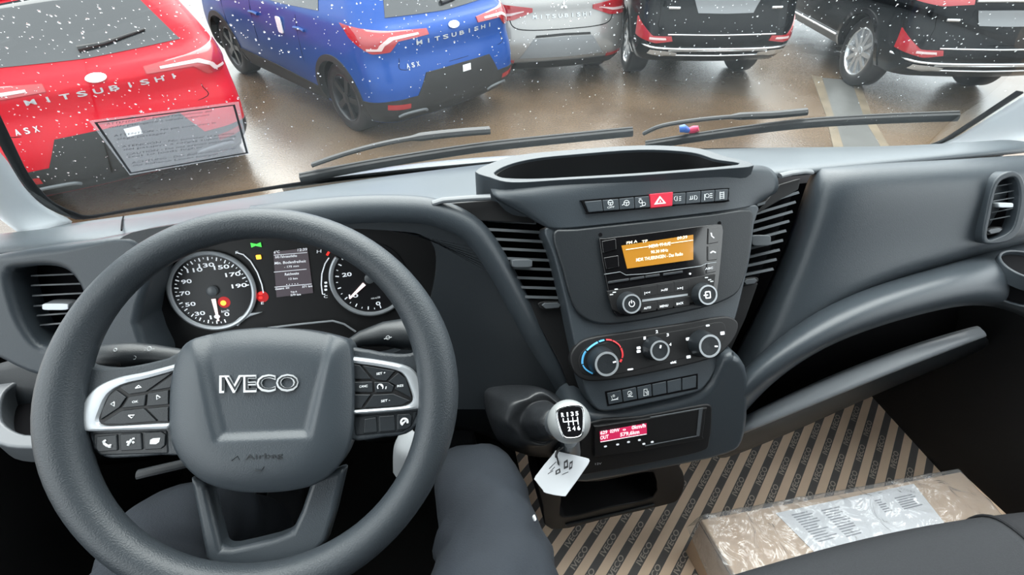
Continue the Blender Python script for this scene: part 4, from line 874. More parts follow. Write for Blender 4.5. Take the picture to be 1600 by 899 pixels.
# ------------------------------------------------------------------ floor mat with printed stripes, box, seat
MT = thing('cardboard_floor_mat', 'brown cardboard floor mat printed with dark lettered stripes', 'floor mat', V(.6, .4, FLOOR))
MF = Fr(V(.14, .02, FLOOR+.002), (1, 0, 0), (0, 1, 0)); mw, mh = .975, .72
m = MB(); m.box(MF, 0, mw, 0, mh, 0, .003)
M['mat'] = MAT('kraft_card', (.86, .66, .49), .8, var=.10, vscale=14)
ang = R(41); sd = Vector((math.cos(ang), math.sin(ang))); sn = Vector((-sd.y, sd.x)); per = .0336
def clip(P):
    for ax, lim, sg in ((0, 0.0, 1), (0, mw, -1), (1, 0.0, 1), (1, mh, -1)):
        o = []
        for i in range(len(P)):
            a, b = P[i], P[(i+1) % len(P)]; da, db = (a[ax]-lim)*sg, (b[ax]-lim)*sg
            if da >= 0: o.append(a)
            if da*db < 0: o.append(a.lerp(b, da/(da-db)))
        P = o
        if len(P) < 3: return None
    return P
TV, TFc = text_geo('IVECO', .02, 0); tx0 = min(v.x for v in TV); tx1 = max(v.x for v in TV)
for i in range(-26, 40):
    base_p = sn*(i*per)
    P = clip([base_p+sd*a+sn*b for a, b in ((-1, 0), (2, 0), (2, per*.46), (-1, per*.46))])
    if not P: continue
    m.prism(MF, P, .0029, .0033, 1)
    for j in range(-8, 18):
        o = base_p+sd*(j*.088+(i*.029) % .088)+sn*(per*.08); e = o+sd*.062+sn*per*.2
        if min(o.x, e.x) < .02 or max(o.x, e.x) > mw-.02 or min(o.y, e.y) < .02 or max(o.y, e.y) > mh-.02: continue
        m.add([MF.w(*(o+sd*((v.x-tx0)/(tx1-tx0)*.054)+sn*(v.y/.69*per*.31)), .0036) for v in TV], TFc, 2)
m.build('mat_sheet', [M['mat'], M['ink'], M['inkl']], MT, smooth_=False, recalc=False)

BX = thing('cardboard_box', 'flat cardboard box sealed in clear plastic lying before the passenger seat', 'box', V(.72, .28, FLOOR))
bh = -.955; b0 = at(1095, 812, h=bh); b1 = at(1502, 737, h=bh); b2 = at(1572, 802, h=bh); b3 = b0+(b2-b1)*1.25; b2 = b1+(b2-b1)*1.25
def boxm(P, z0, z1): 
    q = MB(); q.loops([[Vector((p.x, p.y, z0)) for p in P], [Vector((p.x, p.y, z1)) for p in P]], 0, True, True, True); return q
boxm([b0, b1, b2, b3], H+FLOOR+.006, H+bh).build('box_body', M['card'], BX, bevel=.003)
e = (b3-b0)*.02
q = MB()
q.tube([b0+Vector((0, 0, -.012)), b3+Vector((0, 0, -.012))], .0016, 6); q.build('flap_edge', M['cardin'], BX)
DF = Fr(b0, b1-b0, b1-b2)
dp = DF.pp([(1212, 802), (1428, 756), (1480, 822), (1290, 880)], .002)
q = MB(); q.prism(DF, dp, .0008, .0016)
PP = thing('delivery_note', 'white printed delivery sheet under plastic on the cardboard box', 'paper', DF.w(*dp[0], .001)); sh_ = q.build('paper_sheet', M['paper'], PP)
q = MB()
A_, B_, C_, D_ = [Vector(p) for p in dp]
def dq(u, v): return A_.lerp(B_, u).lerp(D_.lerp(C_, u), v)
random.seed(3)
for col, (u0, u1) in enumerate(((.08, .24), (.28, .42), (.66, .72), (.8, .95))):
    for j in range(12 if col < 2 else 6):
        v = .10+.05*j+.04*col; a = dq(u0, v); b = dq(u0+(u1-u0)*(.6+.4*random.random()), v); n_ = Vector((-(b-a).y, (b-a).x)).normalized()*.0011
        q.prism(DF, [a-n_, b-n_, b+n_, a+n_], .0014, .0019)
a = dq(.88, .06); b = dq(.96, .22); q.text(DF, 'IVECO BUS', (a.x, a.y), (b.x, b.y), .005, .002, pix=False)
q.build('printed_lines', MAT('pale_print', (.30, .32, .36), .7), sh_, smooth_=False)
# clear wrap with folds
random.seed(11); q = MB(); NU, NV = 70, 34
folds = [(random.random(), random.random(), random.uniform(-2.2, 2.2), random.uniform(.012, .03), random.uniform(.002, .007)) for _ in range(46)]
rows = []; bw = (b1-b0).length; bd = (b3-b0).length
for j in range(NV+1):
    L = []
    for i in range(NU+1):
        u, v = -.012+(bw+.024)*i/NU, -.012+(bd+.024)*j/NV; n_ = .006
        for fu, fv, fa, fw_, fh in folds:
            d = (u-fu*bw)*math.sin(fa)-(v-fv*bd)*math.cos(fa); l = (u-fu*bw)*math.cos(fa)+(v-fv*bd)*math.sin(fa)
            n_ += fh*math.exp(-(d/(fw_*.35))**2)*math.exp(-(l/.09)**2)
        ed = min(i, NU-i, j, NV-j)
        if ed == 0: n_ = -.05
        elif ed == 1: n_ = -.003
        L.append(DF.w(u, -v if DF.e2.dot(b3-b0) < 0 else v, n_))
    rows.append(L)
q.grid(rows); q.build('plastic_wrap', M['film'], BX, sub=1)
# passenger seat
ST = thing('passenger_seat', 'dark fabric passenger seat cushion with piped seams', 'seat', V(.72, .0, FLOOR))
sh0 = -.745
def seatrow(dy, dh, bulge=0): 
    L = []
    for i in range(13):
        x = .34+.72*i/12; L.append(V(x, .225+.02*math.sin(math.pi*i/12)+dy-.05*(x-.34), sh0+dh+.012*math.sin(math.pi*i/12)+.03*(x-.34)))
    return L
SR = [seatrow(*a) for a in ((-.02, -.26), (-.0, -.16), (.012, -.08), (.004, -.026), (-.025, -.004), (-.08, .002), (-.2, -.008), (-.40, -.03))]
q = MB(); q.grid([r_[:8] for r_ in SR]); sc3 = q.build('seat_cushion', M['seat'], ST, sub=2, solid=.02)
q = MB(); q.grid([r_[7:11] for r_ in SR]); q.build('seat_panel', M['seat2'], ST, sub=2, solid=.02)
q = MB(); q.grid([r_[10:] for r_ in SR]); q.build('seat_cushion', M['seat'], ST, sub=2, solid=.02)
for cidx in (7, 10):
    q = MB(); P_ = [r_[cidx] for r_ in SR]; B_ = []
    for a, b, c in zip(P_, P_[1:], P_[2:]):
        for t in (0, .25, .5, .75): B_.append(a*(.5*(1-t)**2)+b*(.5+t-t*t)+c*(.5*t*t))
    q.tube(B_, .0028, 6); q.build('seam_piping', M['seat2'], ST)
q = MB(); rr_ = []
random.seed(4)
for dy, dh in ((.0, -.26), (.012, -.16), (.022, -.08), (.014, -.02), (-.02, .010), (-.08, .014), (-.2, .004), (-.4, -.02)):
    R_ = seatrow(dy, dh); rr_.append([p+Vector((0, 0, random.uniform(0, .006))) for p in (R_[9].lerp(R_[10], .9+.1*random.random()), R_[10].lerp(R_[11], .5), R_[11], R_[12], R_[12]+Vector((.03, 0, -.02)))])
q.grid(rr_); q.build('plastic_cover', M['film'], ST, sub=3)
q = MB(); q.box(Fr(V(0, 0, FLOOR), (1, 0, 0), (0, 1, 0)), .38, 1.04, -.35, .12, 0, .12); q.build('seat_base', M['black'], ST, bevel=.01)
q = MB(); q.grid([[V(x, -.22+.0*x, -.80) for x in (.36, .6, .8, 1.04)], [V(x, -.24, -.70) for x in (.36, .6, .8, 1.04)], [V(x, -.34, -.3) for x in (.38, .6, .8, 1.02)], [V(x, -.40, -.10) for x in (.42, .6, .8, .98)]]); q.build('seat_back', M['seat'], ST, sub=2, solid=.09)

# ------------------------------------------------------------------ driver: seated, only knees and thighs in view
def skinned(name, J, E, mat, sub=3):
    me = bpy.data.meshes.new(name); me.from_pydata([tuple(p) for p, _ in J], E, []); o = bpy.data.objects.new(name, me); COL.objects.link(o)
    sk = o.modifiers.new('k', 'SKIN'); sk.use_smooth_shade = True
    for v, (_, r_) in zip(me.skin_vertices[0].data, J): v.radius = r_ if isinstance(r_, tuple) else (r_, r_)
    me.skin_vertices[0].data[0].use_root = True
    q = o.modifiers.new('s', 'SUBSURF'); q.levels = q.render_levels = sub
    dg = bpy.context.evaluated_depsgraph_get(); bpy.context.view_layer.update(); m2 = bpy.data.meshes.new_from_object(o.evaluated_get(dg))
    bpy.data.objects.remove(o); me = m2; me.name = name; me.materials.clear(); me.materials.append(mat)
    rnd = random.Random(5)
    for v in me.vertices:        # cloth folds across the knees
        p = v.co.copy(); xk = -.36 if p.x < -.19 else .035; dx = (p.x-xk)/.08; dd = 0
        v.co += v.normal*.0045*math.sin(p.x*48+p.y*36+2*math.sin(p.z*30))
        for y0, bow, tl, dp_ in ((.335, .030, .010, .0055), (.285, .045, -.012, .008), (.245, .050, .020, .009), (.20, .045, -.02, .009), (.15, .04, .02, .009), (.08, .03, .0, .009)):
            y_ = y0+bow*(1-dx*dx)-.02+tl*dx+.006*math.sin(p.x*70+y0*90); e_ = (p.y-y_)/.009
            dd += dp_*(1.0*math.exp(-(e_-1.3)**2)-.9*math.exp(-e_*e_))*max(0, min(1, 1.15-.5*abs(dx+.5*math.sin(y0*50))))
        if p.z < H-.50 and p.y > .03: v.co += v.normal*dd
    me.shade_smooth()
    o = bpy.data.objects.new(name, me); COL.objects.link(o); return o
KR = at(748, 735, Y=.355)+Vector((0, .015, -.060)); KL = at(225, 800, Y=.385)+Vector((0, .01, -.065))
J = [(V(-.19, -.12, -.70), (.16, .11)), (V(-.19, -.20, -.52), (.15, .10)), (V(-.19, -.25, -.36), (.15, .10)),
     (V(-.09, -.06, -.71), .098), (V(-.015, .10, -.675), .092), (V(.035, .24, -.655), .083), (KR, .066), (KR+Vector((-.005, .055, -.075)), .060), (KR+Vector((-.01, .12, -.22)), .055), (KR+Vector((-.02, .19, -.385)), .042),
     (V(-.29, -.06, -.71), .098), (V(-.335, .10, -.675), .092), (V(-.36, .24, -.655), .083), (KL, .066), (KL+Vector((.005, .055, -.075)), .060), (KL+Vector((.01, .11, -.22)), .055), (KL+Vector((.02, .15, -.40)), .042)]
E_ = [(0, 1), (1, 2), (0, 3), (3, 4), (4, 5), (5, 6), (6, 7), (7, 8), (8, 9), (0, 10), (10, 11), (11, 12), (12, 13), (13, 14), (14, 15), (15, 16)]
dr = skinned('person', J, E_, M['trouser'])
tag(dr, 'seated driver in dark trousers with white marks by the right knee', 'person')
for nm, K_ in (('shoe', J[9][0]), ('shoe', J[16][0])):
    b = Vector((K_.x, K_.y, H+FLOOR)); L = []
    for y, w_, hh in ((-.07, .032, .09), (-.03, .040, .10), (.04, .042, .075), (.12, .047, .055), (.18, .040, .045), (.205, .02, .03)):
        L.append([b+Vector((x, y+.02, .006+z)) for x, z in rrect(0, hh/2, w_*2, hh, .018, 3)])
    q = MB(); q.loops(L, 0, True, True, True); INV[dr.name] = None; so_ = q.build(nm, M['leather'], dr, sub=1)
bpy.context.view_layer.update()
bv = BVHTree.FromObject(dr, bpy.context.evaluated_depsgraph_get())
for x, y in ((834, 810), (846, 818), (854, 829)):
    hit = bv.ray_cast(EYE, ray(x, y).normalized())
    if hit[0] is None: continue
    p, n_ = hit[0], hit[1]
    if n_.dot(EYE-p) < 0: n_ = -n_
    u = CU-n_*CU.dot(n_); f_ = Fr(p+n_*.0005, u.cross(n_), u)
    q = MB(); q.prism(f_, rrect(0, 0, .0058, .0062, .0008, 2), -.004, .0012); q.build('reflective_mark', MAT('reflective_white', (.75, .77, .8), .5), dr)
# driver's seat behind and under the person
DS = thing('driver_seat', "black fabric driver's seat under the seated driver", 'seat', V(-.19, -.1, FLOOR))
q = MB(); q.grid([[V(x, Y, h) for x in (-.46, -.33, -.19, -.05, .08)] for Y, h in ((.14, -1.0), (.17, -.86), (.13, -.812), (.0, -.815), (-.3, -.84))]); q.build('seat_cushion', M['seat'], DS, sub=2, solid=.05)
q = MB(); q.grid([[V(x, Y, h) for x in (-.45, -.33, -.19, -.05, .07)] for Y, h in ((-.36, -.86), (-.38, -.7), (-.46, -.3), (-.52, -.05))]); q.build('seat_back', M['seat'], DS, sub=2, solid=.1)
q = MB(); q.box(Fr(V(0, 0, FLOOR), (1, 0, 0), (0, 1, 0)), -.42, .04, -.4, .08, 0, .20); q.build('seat_base', M['black'], DS, bevel=.01)
# pale panel glimpsed under the wheel
q = MB(); q.tube(smooth([at(648, 676, Y=.47), at(634, 692, Y=.46), at(628, 712, Y=.45), at(627, 745, Y=.45)], 4, False), [.018]*13, 10, flat=.35)
tag(q.build('plastic_cover', MAT('pale_grey_plastic', (.45, .47, .49), .5), None), 'pale grey curved plastic edge glimpsed below the wheel rim by the right knee', 'cover')

# ------------------------------------------------------------------ things on the windscreen
SK = thing('warning_sticker', 'clear rectangular warning sticker with black border on the windscreen', 'sticker', ws(268, 215))
sc4 = [ws(139, 189, -.001), ws(373, 159, -.001), ws(390, 241, -.001), ws(203, 274, -.001)]; fo = sum(sc4, Vector())/4
SKF = Fr(fo-Vector((0, .004, .003)), sc4[1]-sc4[0], sc4[0]-sc4[3])
q = MB(); q.prism(SKF, SKF.pp([(139, 189), (373, 159), (390, 241), (203, 274)]), -.0003, 0); q.build('sticker_film', M['label'], SK)
q = MB(); A = SKF.pp([(147, 191), (367, 163), (388, 239.5), (203, 271.5)]); B = SKF.pp([(152.5, 192.2), (364, 165.2), (384, 238), (205.5, 269.2)])
q.loops([[SKF.w(p[0], p[1], .0003) for p in A], [SKF.w(p[0], p[1], .0003) for p in B]]); q.build('sticker_border', M['print'], SK, smooth_=False)
q = MB()
for t, a, b in (("ATTENZIONE - Evitare l'esposizione del", (166, 195.5), (330, 175)), ('sedile passeggero a carichi superiori', (170, 200.5), (326, 181)), ('ATTENTION - Ne pas soumettre le', (178, 214), (337, 193)), ('siège passager', (183, 219), (260, 209)), ('ATENCIÓN - No someter el asiento', (190, 231), (365, 209.5)), ('del pasajero a cargas superiores', (193, 235.5), (368, 214)), ('CAUTION - Do not expose passenger', (198, 243), (366, 219)), ('seat to loads higher', (200, 247), (318, 231)), ('ACHTUNG - Den Beifahrersitz nicht', (206, 256), (368, 233)), ('mit höheren Lasten belegen', (208, 260.5), (340, 242))):
    q.text(SKF, t, a, b, 3.0, .0004, bold=-.008)
q.build('sticker_text', MAT('faded_print', (.10, .10, .12), .7), SK, smooth_=False)
# wipers lie on the outer face of the glass
def wiper(label, blade, arm, n_=.012):
    c0 = ws(*arm[0], n_+.01); T = thing('wiper', label, 'wiper', c0)
    L = [ws(x, y, n_) for x, y in blade]; L = smooth(L, 4, False); m = MB(); m.tube(L, .0058, 8, flat=1.5); m.tube([p+Vector((0, .004, .008)) for p in L], .0038, 8); m.build('blade', M['black'], T)
    L = smooth([ws(x, y, n_+.018) for x, y in arm], 4, False); m = MB(); m.tube(L, [.0065]*(len(L)-9)+[.011]*9, 8, flat=.7); m.build('arm', M['black'], T)
    return T
wiper('black wiper resting across the middle of the windscreen base', [(470, 290), (560, 272), (660, 255), (760, 240), (860, 229), (990, 216)], [(490, 281), (540, 264), (600, 248), (660, 237), (720, 230), (768, 226)])
wiper('black wiper resting at the passenger end of the windscreen base', [(1010, 237), (1080, 226), (1150, 216), (1250, 204), (1360, 197), (1500, 192)], [(1010, 229), (1040, 217), (1100, 208), (1160, 203), (1210, 201), (1266, 196)])
for nm, mt, p, l_ in (('nozzle_cap', (.04, .14, .5), [(1066, 222), (1072, 221), (1079, 224)], 'small blue plastic cap at the foot of the passenger wiper'), ('nozzle_cap', (.62, .03, .10), [(1081, 225), (1088, 223), (1096, 221)], 'small red plastic cap at the foot of the passenger wiper')):
    q = MB(); q.tube([ws(x, y, .03) for x, y in p], [.007, .0085, .006], 12); tag(q.build(nm, MAT(nm+'_colour', mt, .35), None), l_, 'cap')
# wet cowl between screen and bonnet
q = MB(); lo_ = [ws(x, y, .006) for x, y in ((440, 297), (540, 283), (650, 272), (760, 262), (880, 251), (1000, 246))]; up_ = [at(x, y, Y=p.y+.10) for (x, y), p in zip(((440, 293), (540, 268), (650, 250), (760, 240), (880, 236), (1000, 240)), lo_)]
q.grid([lo_, [a.lerp(b, .5)+Vector((0, 0, .002)) for a, b in zip(lo_, up_)], up_, [p+Vector((0, .05, -.08)) for p in up_]])
cw = q.build('van_bonnet_edge', MAT('wet_silver_paint', (.20, .21, .215), .25, metal=.3, bump=.8, bscale=120), None, sub=2, solid=.004); tag(cw, 'wet silver bonnet edge of the van below the windscreen', 'bonnet')
# rain on the outside of the glass
random.seed(21); q = MB(); WN = Vector((0, .76, .65)).normalized()
def drop(p, r_, el=1.0):
    a0 = random.random()*6.28; n = 7; t1 = WN.cross(UP).normalized(); t2 = WN.cross(t1)
    Ls = []
    for s_, hh in ((1, 0), (.86, .38), (.5, .62), (.02, .70)):
        Ls.append([p+(t1*math.cos(a0+6.283*i/n)+t2*math.sin(a0+6.283*i/n)*el)*r_*s_*(1+.14*math.sin(3*i+a0))+WN*r_*hh for i in range(n)])
    q.loops(Ls, 0, True, True, True)
cnt = 0
while cnt < 1700:
    x, y = random.uniform(-20, 1620), random.uniform(-30, 292)
    lim = 290 if x < 500 else 250 if x < 760 else 228 if x < 1450 else 150
    if y > lim: continue
    dens = .9 if y < 90 else .35 if (x > 420 and y < 200) else .3
    if x < 420 and y > 130: dens = .8
    if random.random() > dens: continue
    r_ = .0005+.0009*random.random()**3
    drop(ws(x, y, .0045), r_, 1+.5*random.random()); cnt += 1
dr_ = q.build('raindrops', M['water'], None); tag(dr_, 'raindrops scattered over the outside of the windscreen', 'raindrops', kind='stuff')
# ------------------------------------------------------------------ cars parked outside
M['carglass'] = MAT('dark_car_glass', (.03, .033, .037), .06, coat=.6)
M['clad'] = MAT('grey_cladding', (.022, .022, .022), .55, bump=.2, bscale=300, spec=.25)
M['tyre'] = MAT('tyre_rubber', (.016, .016, .017), .55)
M['well'] = MAT('wheel_well_black', (.006, .006, .006), .9, spec=.1)
M['lamp'] = MAT('red_lamp_lens', (.30, .008, .014), .12, coat=.7)
M['lampw'] = MAT('white_lamp_lens', (.55, .42, .42), .15, coat=.6)
M['lampc'] = MAT('pale_lamp_edge', (.62, .30, .30), .2, coat=.6)
M['alloy'] = MAT('bright_alloy', (.66, .68, .70), .25, metal=.8)
M['dalloy'] = MAT('dark_alloy', (.035, .037, .04), .3, metal=.5)
M['plate'] = MAT('grey_plate', (.18, .19, .20), .4)
def interp(K, z):
    if z <= K[0][0]: return K[0][1:]
    for i, (a, b) in enumerate(zip(K, K[1:])):
        if z <= b[0]:
            t = (z-a[0])/(b[0]-a[0]); p = K[max(0, i-1)]; q = K[min(len(K)-1, i+2)]; o = []
            for k in range(1, len(a)):
                m0 = (b[k]-p[k])/max(1e-6, b[0]-p[0])*(b[0]-a[0]); m1 = (q[k]-a[k])/max(1e-6, q[0]-a[0])*(b[0]-a[0])
                dl = b[k]-a[k]
                if dl == 0: m0 = m1 = 0
                else: m0 = max(-3*abs(dl), min(3*abs(dl), m0)) if m0*dl > 0 else 0; m1 = max(-3*abs(dl), min(3*abs(dl), m1)) if m1*dl > 0 else 0
                h = t*t*(3-2*t); o.append((2*t**3-3*t*t+1)*a[k]+(t**3-2*t*t+t)*m0+(-2*t**3+3*t*t)*b[k]+(t**3-t*t)*m1)
            return tuple(o)
    return K[-1][1:]
class Car:
    def __init__(s, K, name, label, loc, rz, paint, group=None, axle=(.80, 3.42), wr=.33, bow=.10, cat='car'):
        s.K = K; s.bow = bow; s.axle = axle; s.wr = wr; s.paint = paint
        s.root = thing(name, label, cat, loc, rz, group); INV[s.root.name] = None; s.local = True
    def half(s, z):
        yr, hw, rc, yf = interp(s.K, z); P = []
        xc = hw-rc
        for i in range(10): x = xc*i/9; P.append(Vector((x, yr+s.bow*(x/hw)**2)))
        y0 = yr+s.bow*(xc/hw)**2
        for i in range(1, 11):
            a = R(-90+9*i); P.append(Vector((xc+rc*math.cos(a), y0+rc+rc*math.sin(a))))
        rf = min(rc*1.6, .5)
        for i in range(1, 25): P.append(Vector((hw, y0+rc+(yf-rf-y0-rc)*i/24)))
        for i in range(1, 9):
            a = R(90*i/8); P.append(Vector((hw-rf+rf*math.cos(a), yf-rf+rf*math.sin(a))))
        for i in range(1, 6): P.append(Vector(((hw-rf)*(1-i/5), yf+.06*math.sin(i/5*1.57))))
        return P
    def pt(s, u, z, off=0):
        """u metres round the body from the centre of the tail, z up"""
        P = s.half(z); d = abs(u); L = 0
        for a, b in zip(P, P[1:]):
            l = (b-a).length
            if L+l >= d and l > 0:
                p = a.lerp(b, (d-L)/l); t = (b-a).normalized(); n = Vector((t.y, -t.x)); p = p+n*off
                return Vector((p.x if u >= 0 else -p.x, p.y, z))
            L += l
        return Vector((0, P[-1].y, z))
    def us(s, y, z):
        """u of a point on the flank at length y"""
        P = s.half(z); L = 0
        for i, (a, b) in enumerate(zip(P, P[1:])):
            if i > 12 and b.y >= y: return L+(y-a.y)/max(1e-6, b.y-a.y)*(b-a).length
            L += (b-a).length
        return L
    def patch(s, name, lo, hi, mat, off=.006, parent=None, n=20, m=8, depth=.012, sm=True):
        lo = resample(lo, n, False); hi = resample(hi, n, False); rows = []
        for j in range(m+1):
            t = j/m; rows.append([s.pt(a.lerp(b, t).x, a.lerp(b, t).y, off) for a, b in zip(lo, hi)])
        inn = lambda P: [s.pt(a.x, a.y, off-depth) for a in P]
        q = MB(); q.grid([inn(lo)]+rows+[inn(hi)])
        for k_ in (0, n-1): q.loops([[s.pt(lo[k_].lerp(hi[k_], j/m).x, lo[k_].lerp(hi[k_], j/m).y, off-depth) for j in range(m+1)], [rows[j][k_] for j in range(m+1)]], 0, False)
        return q.build(name, mat, parent or s.root, ang=50)
    def line(s, name, pts, w_, mat, off=.004, parent=None, k=6):
        L = smooth([s.pt(u, z, off) for u, z in pts], 6, False); q = MB(); q.tube(L, w_, k); return q.build(name, mat, parent or s.root)
    def letters(s, name, t, u0, u1, z, h, mat, off=.006):
        q = MB(); n = len(t)
        for i, ch in enumerate(t):
            if ch == ' ': continue
            a = u0+(u1-u0)*i/max(1, n-.3); b = a+(u1-u0)/n*.62
            if ch == 'I': a, b = a+(b-a)*.4, a+(b-a)*.62
            A, B, C = s.pt(a, z, off), s.pt(b, z, off), s.pt(a, z+h, off); f_ = Fr(A, B-A, C-A)
            q.text(f_, ch, (0, 0), ((B-A).length, 0), (C-A).length, .0, pix=False, bold=.02, ext=.004)
        return q.build(name, mat, s.root, smooth_=False)
    def build_body(s):
        z0, z1 = s.K[0][0], s.K[-1][0]; N = 44; Ls = []
        for j in range(N+1):
            z = z0+(z1-z0)*j/N; P = s.half(z); Q = P+[Vector((-p.x, p.y)) for p in P[-2:0:-1]]
            Ls.append([Vector((p.x, p.y, z)) for p in Q])
        top = Ls[-1]; c = sum(top, Vector())/len(top); Ls.append([c+(p-c)*.6+Vector((0, 0, .018)) for p in top]); Ls.append([c+(p-c)*.02+Vector((0, 0, .024)) for p in top])
        q = MB(); q.loops(Ls, 0, True, True, True)
        b = q.build('body', [s.paint, M['well']], s.root, ang=60)
        ct = MB(); hw = interp(s.K, s.wr)[1]
        for ya in s.axle:
            for sx_ in (-1, 1):
                f_ = Fr((sx_*(hw-.28), ya, s.wr), (0, 1, 0), (0, 0, 1)); ct.prism(f_, circle(0, 0, s.wr*1.13, 36), -.02 if sx_ > 0 else .02, .5*sx_, 1)
        cu = ct.build('cutter', [M['well'], M['well']], None); cu.matrix_world = s.root.matrix_basis
        md = b.modifiers.new('b', 'BOOLEAN'); md.object = cu; md.operation = 'DIFFERENCE'; md.solver = 'EXACT'
        bpy.context.view_layer.update()
        me = bpy.data.meshes.new_from_object(b.evaluated_get(bpy.context.evaluated_depsgraph_get())); b.modifiers.clear(); b.data = me; me.name = 'body'
        me.set_sharp_from_angle(angle=R(40)); bpy.data.objects.remove(cu); s.body = b
    def wheels(s, spokes, rim, width=.23, sides=(-1, 1), inset=.02):
        hw = interp(s.K, s.wr)[1]; r = s.wr
        for ya in s.axle:
            for sx_ in sides:
                f_ = Fr((sx_*(hw-inset), ya, r), (0, sx_, 0), (0, 0, 1))
                q = MB(); q.lathe(f_, [(r*.66, -width), (r*.93, -width), (r, -width+.03), (r, -.03), (r*.94, -.004), (r*.80, .004), (r*.69, -.004), (r*.66, -.02)], 56, 0, 0, 0, False, False); t = q.build('wheel', M['tyre'], s.root, ang=50)
                q = MB(); q.lathe(f_, [(r*.70, -.006), (r*.66, .0), (r*.62, -.02), (r*.60, -.12), (.001, -.13)], 48, 0, 0, 0, False, False)
                for i in range(spokes):
                    a = 2*math.pi*i/spokes; c_ = Vector((math.cos(a), math.sin(a))); n_ = Vector((-c_.y, c_.x)); w0, w1 = r*.075, r*(.10 if spokes < 7 else .05)
                    q.prism(f_, [c_*r*.10-n_*w0, c_*r*.64-n_*w1, c_*r*.64+n_*w1, c_*r*.10+n_*w0], -.035, -.012)
                q.lathe(f_, [(r*.17, -.04), (r*.16, -.008), (.001, -.004)], 24, 0, 0, 0, False, False)
                q.build('alloy_rim', rim, t, ang=40)
    def arch(s, mat, sides=(-1, 1), w_=.055):
        hw = interp(s.K, s.wr)[1]
        for ya in s.axle:
            for sx_ in sides:
                q = MB(); rows = [[], [], [], []]
                for i in range(31):
                    a = R(-14+208*i/30)
                    for k_, (rr_, o_) in enumerate(((s.wr*1.10, -.05), (s.wr*1.10, .016), (s.wr*1.10+w_, .012), (s.wr*1.10+w_, -.03))):
                        y, z = ya+rr_*math.cos(a), s.wr+rr_*math.sin(a); z = max(z, s.K[0][0]); x = s.pt(s.us(y, z), z).x
                        rows[k_].append(Vector((sx_*(x+o_), y, z)))
                q.grid(rows); q.build('wheel_arch', mat, s.root, ang=50)
def place(px, py, lx, ly, lz, hd):
    """car origin so that its local point (lx,ly,lz) stands where it is seen"""
    p = at(px, py, z=lz); c_, s_ = math.cos(hd), math.sin(hd)
    return Vector((p.x-(c_*lx-s_*ly), p.y-(s_*lx+c_*ly), 0))
ASX = [(.20, .16, .80, .22, 4.05), (.34, .03, .87, .26, 4.18), (.52, .0, .895, .28, 4.23), (.66, .02, .90, .30, 4.23), (.80, .06, .90, .32, 4.18), (.93, .06, .885, .30, 4.02), (1.00, .10, .875, .30, 3.7), (1.06, .17, .86, .28, 3.05), (1.20, .27, .80, .26, 2.75), (1.36, .40, .72, .25, 2.45), (1.48, .52, .65, .24, 2.15), (1.545, .64, .58, .22, 1.9)]
PB = MAT('blue_car_paint', (.006, .055, .26), .3, metal=.1, coat=.15, spec=.25); PR = MAT('red_car_paint', (.46, .003, .014), .32, metal=.0, coat=.12, spec=.2)
PG = MAT('silver_car_paint', (.27, .265, .26), .26, metal=.5, coat=.7); PK = MAT('black_car_paint', (.005, .006, .007), .2, coat=.1, spec=.15)
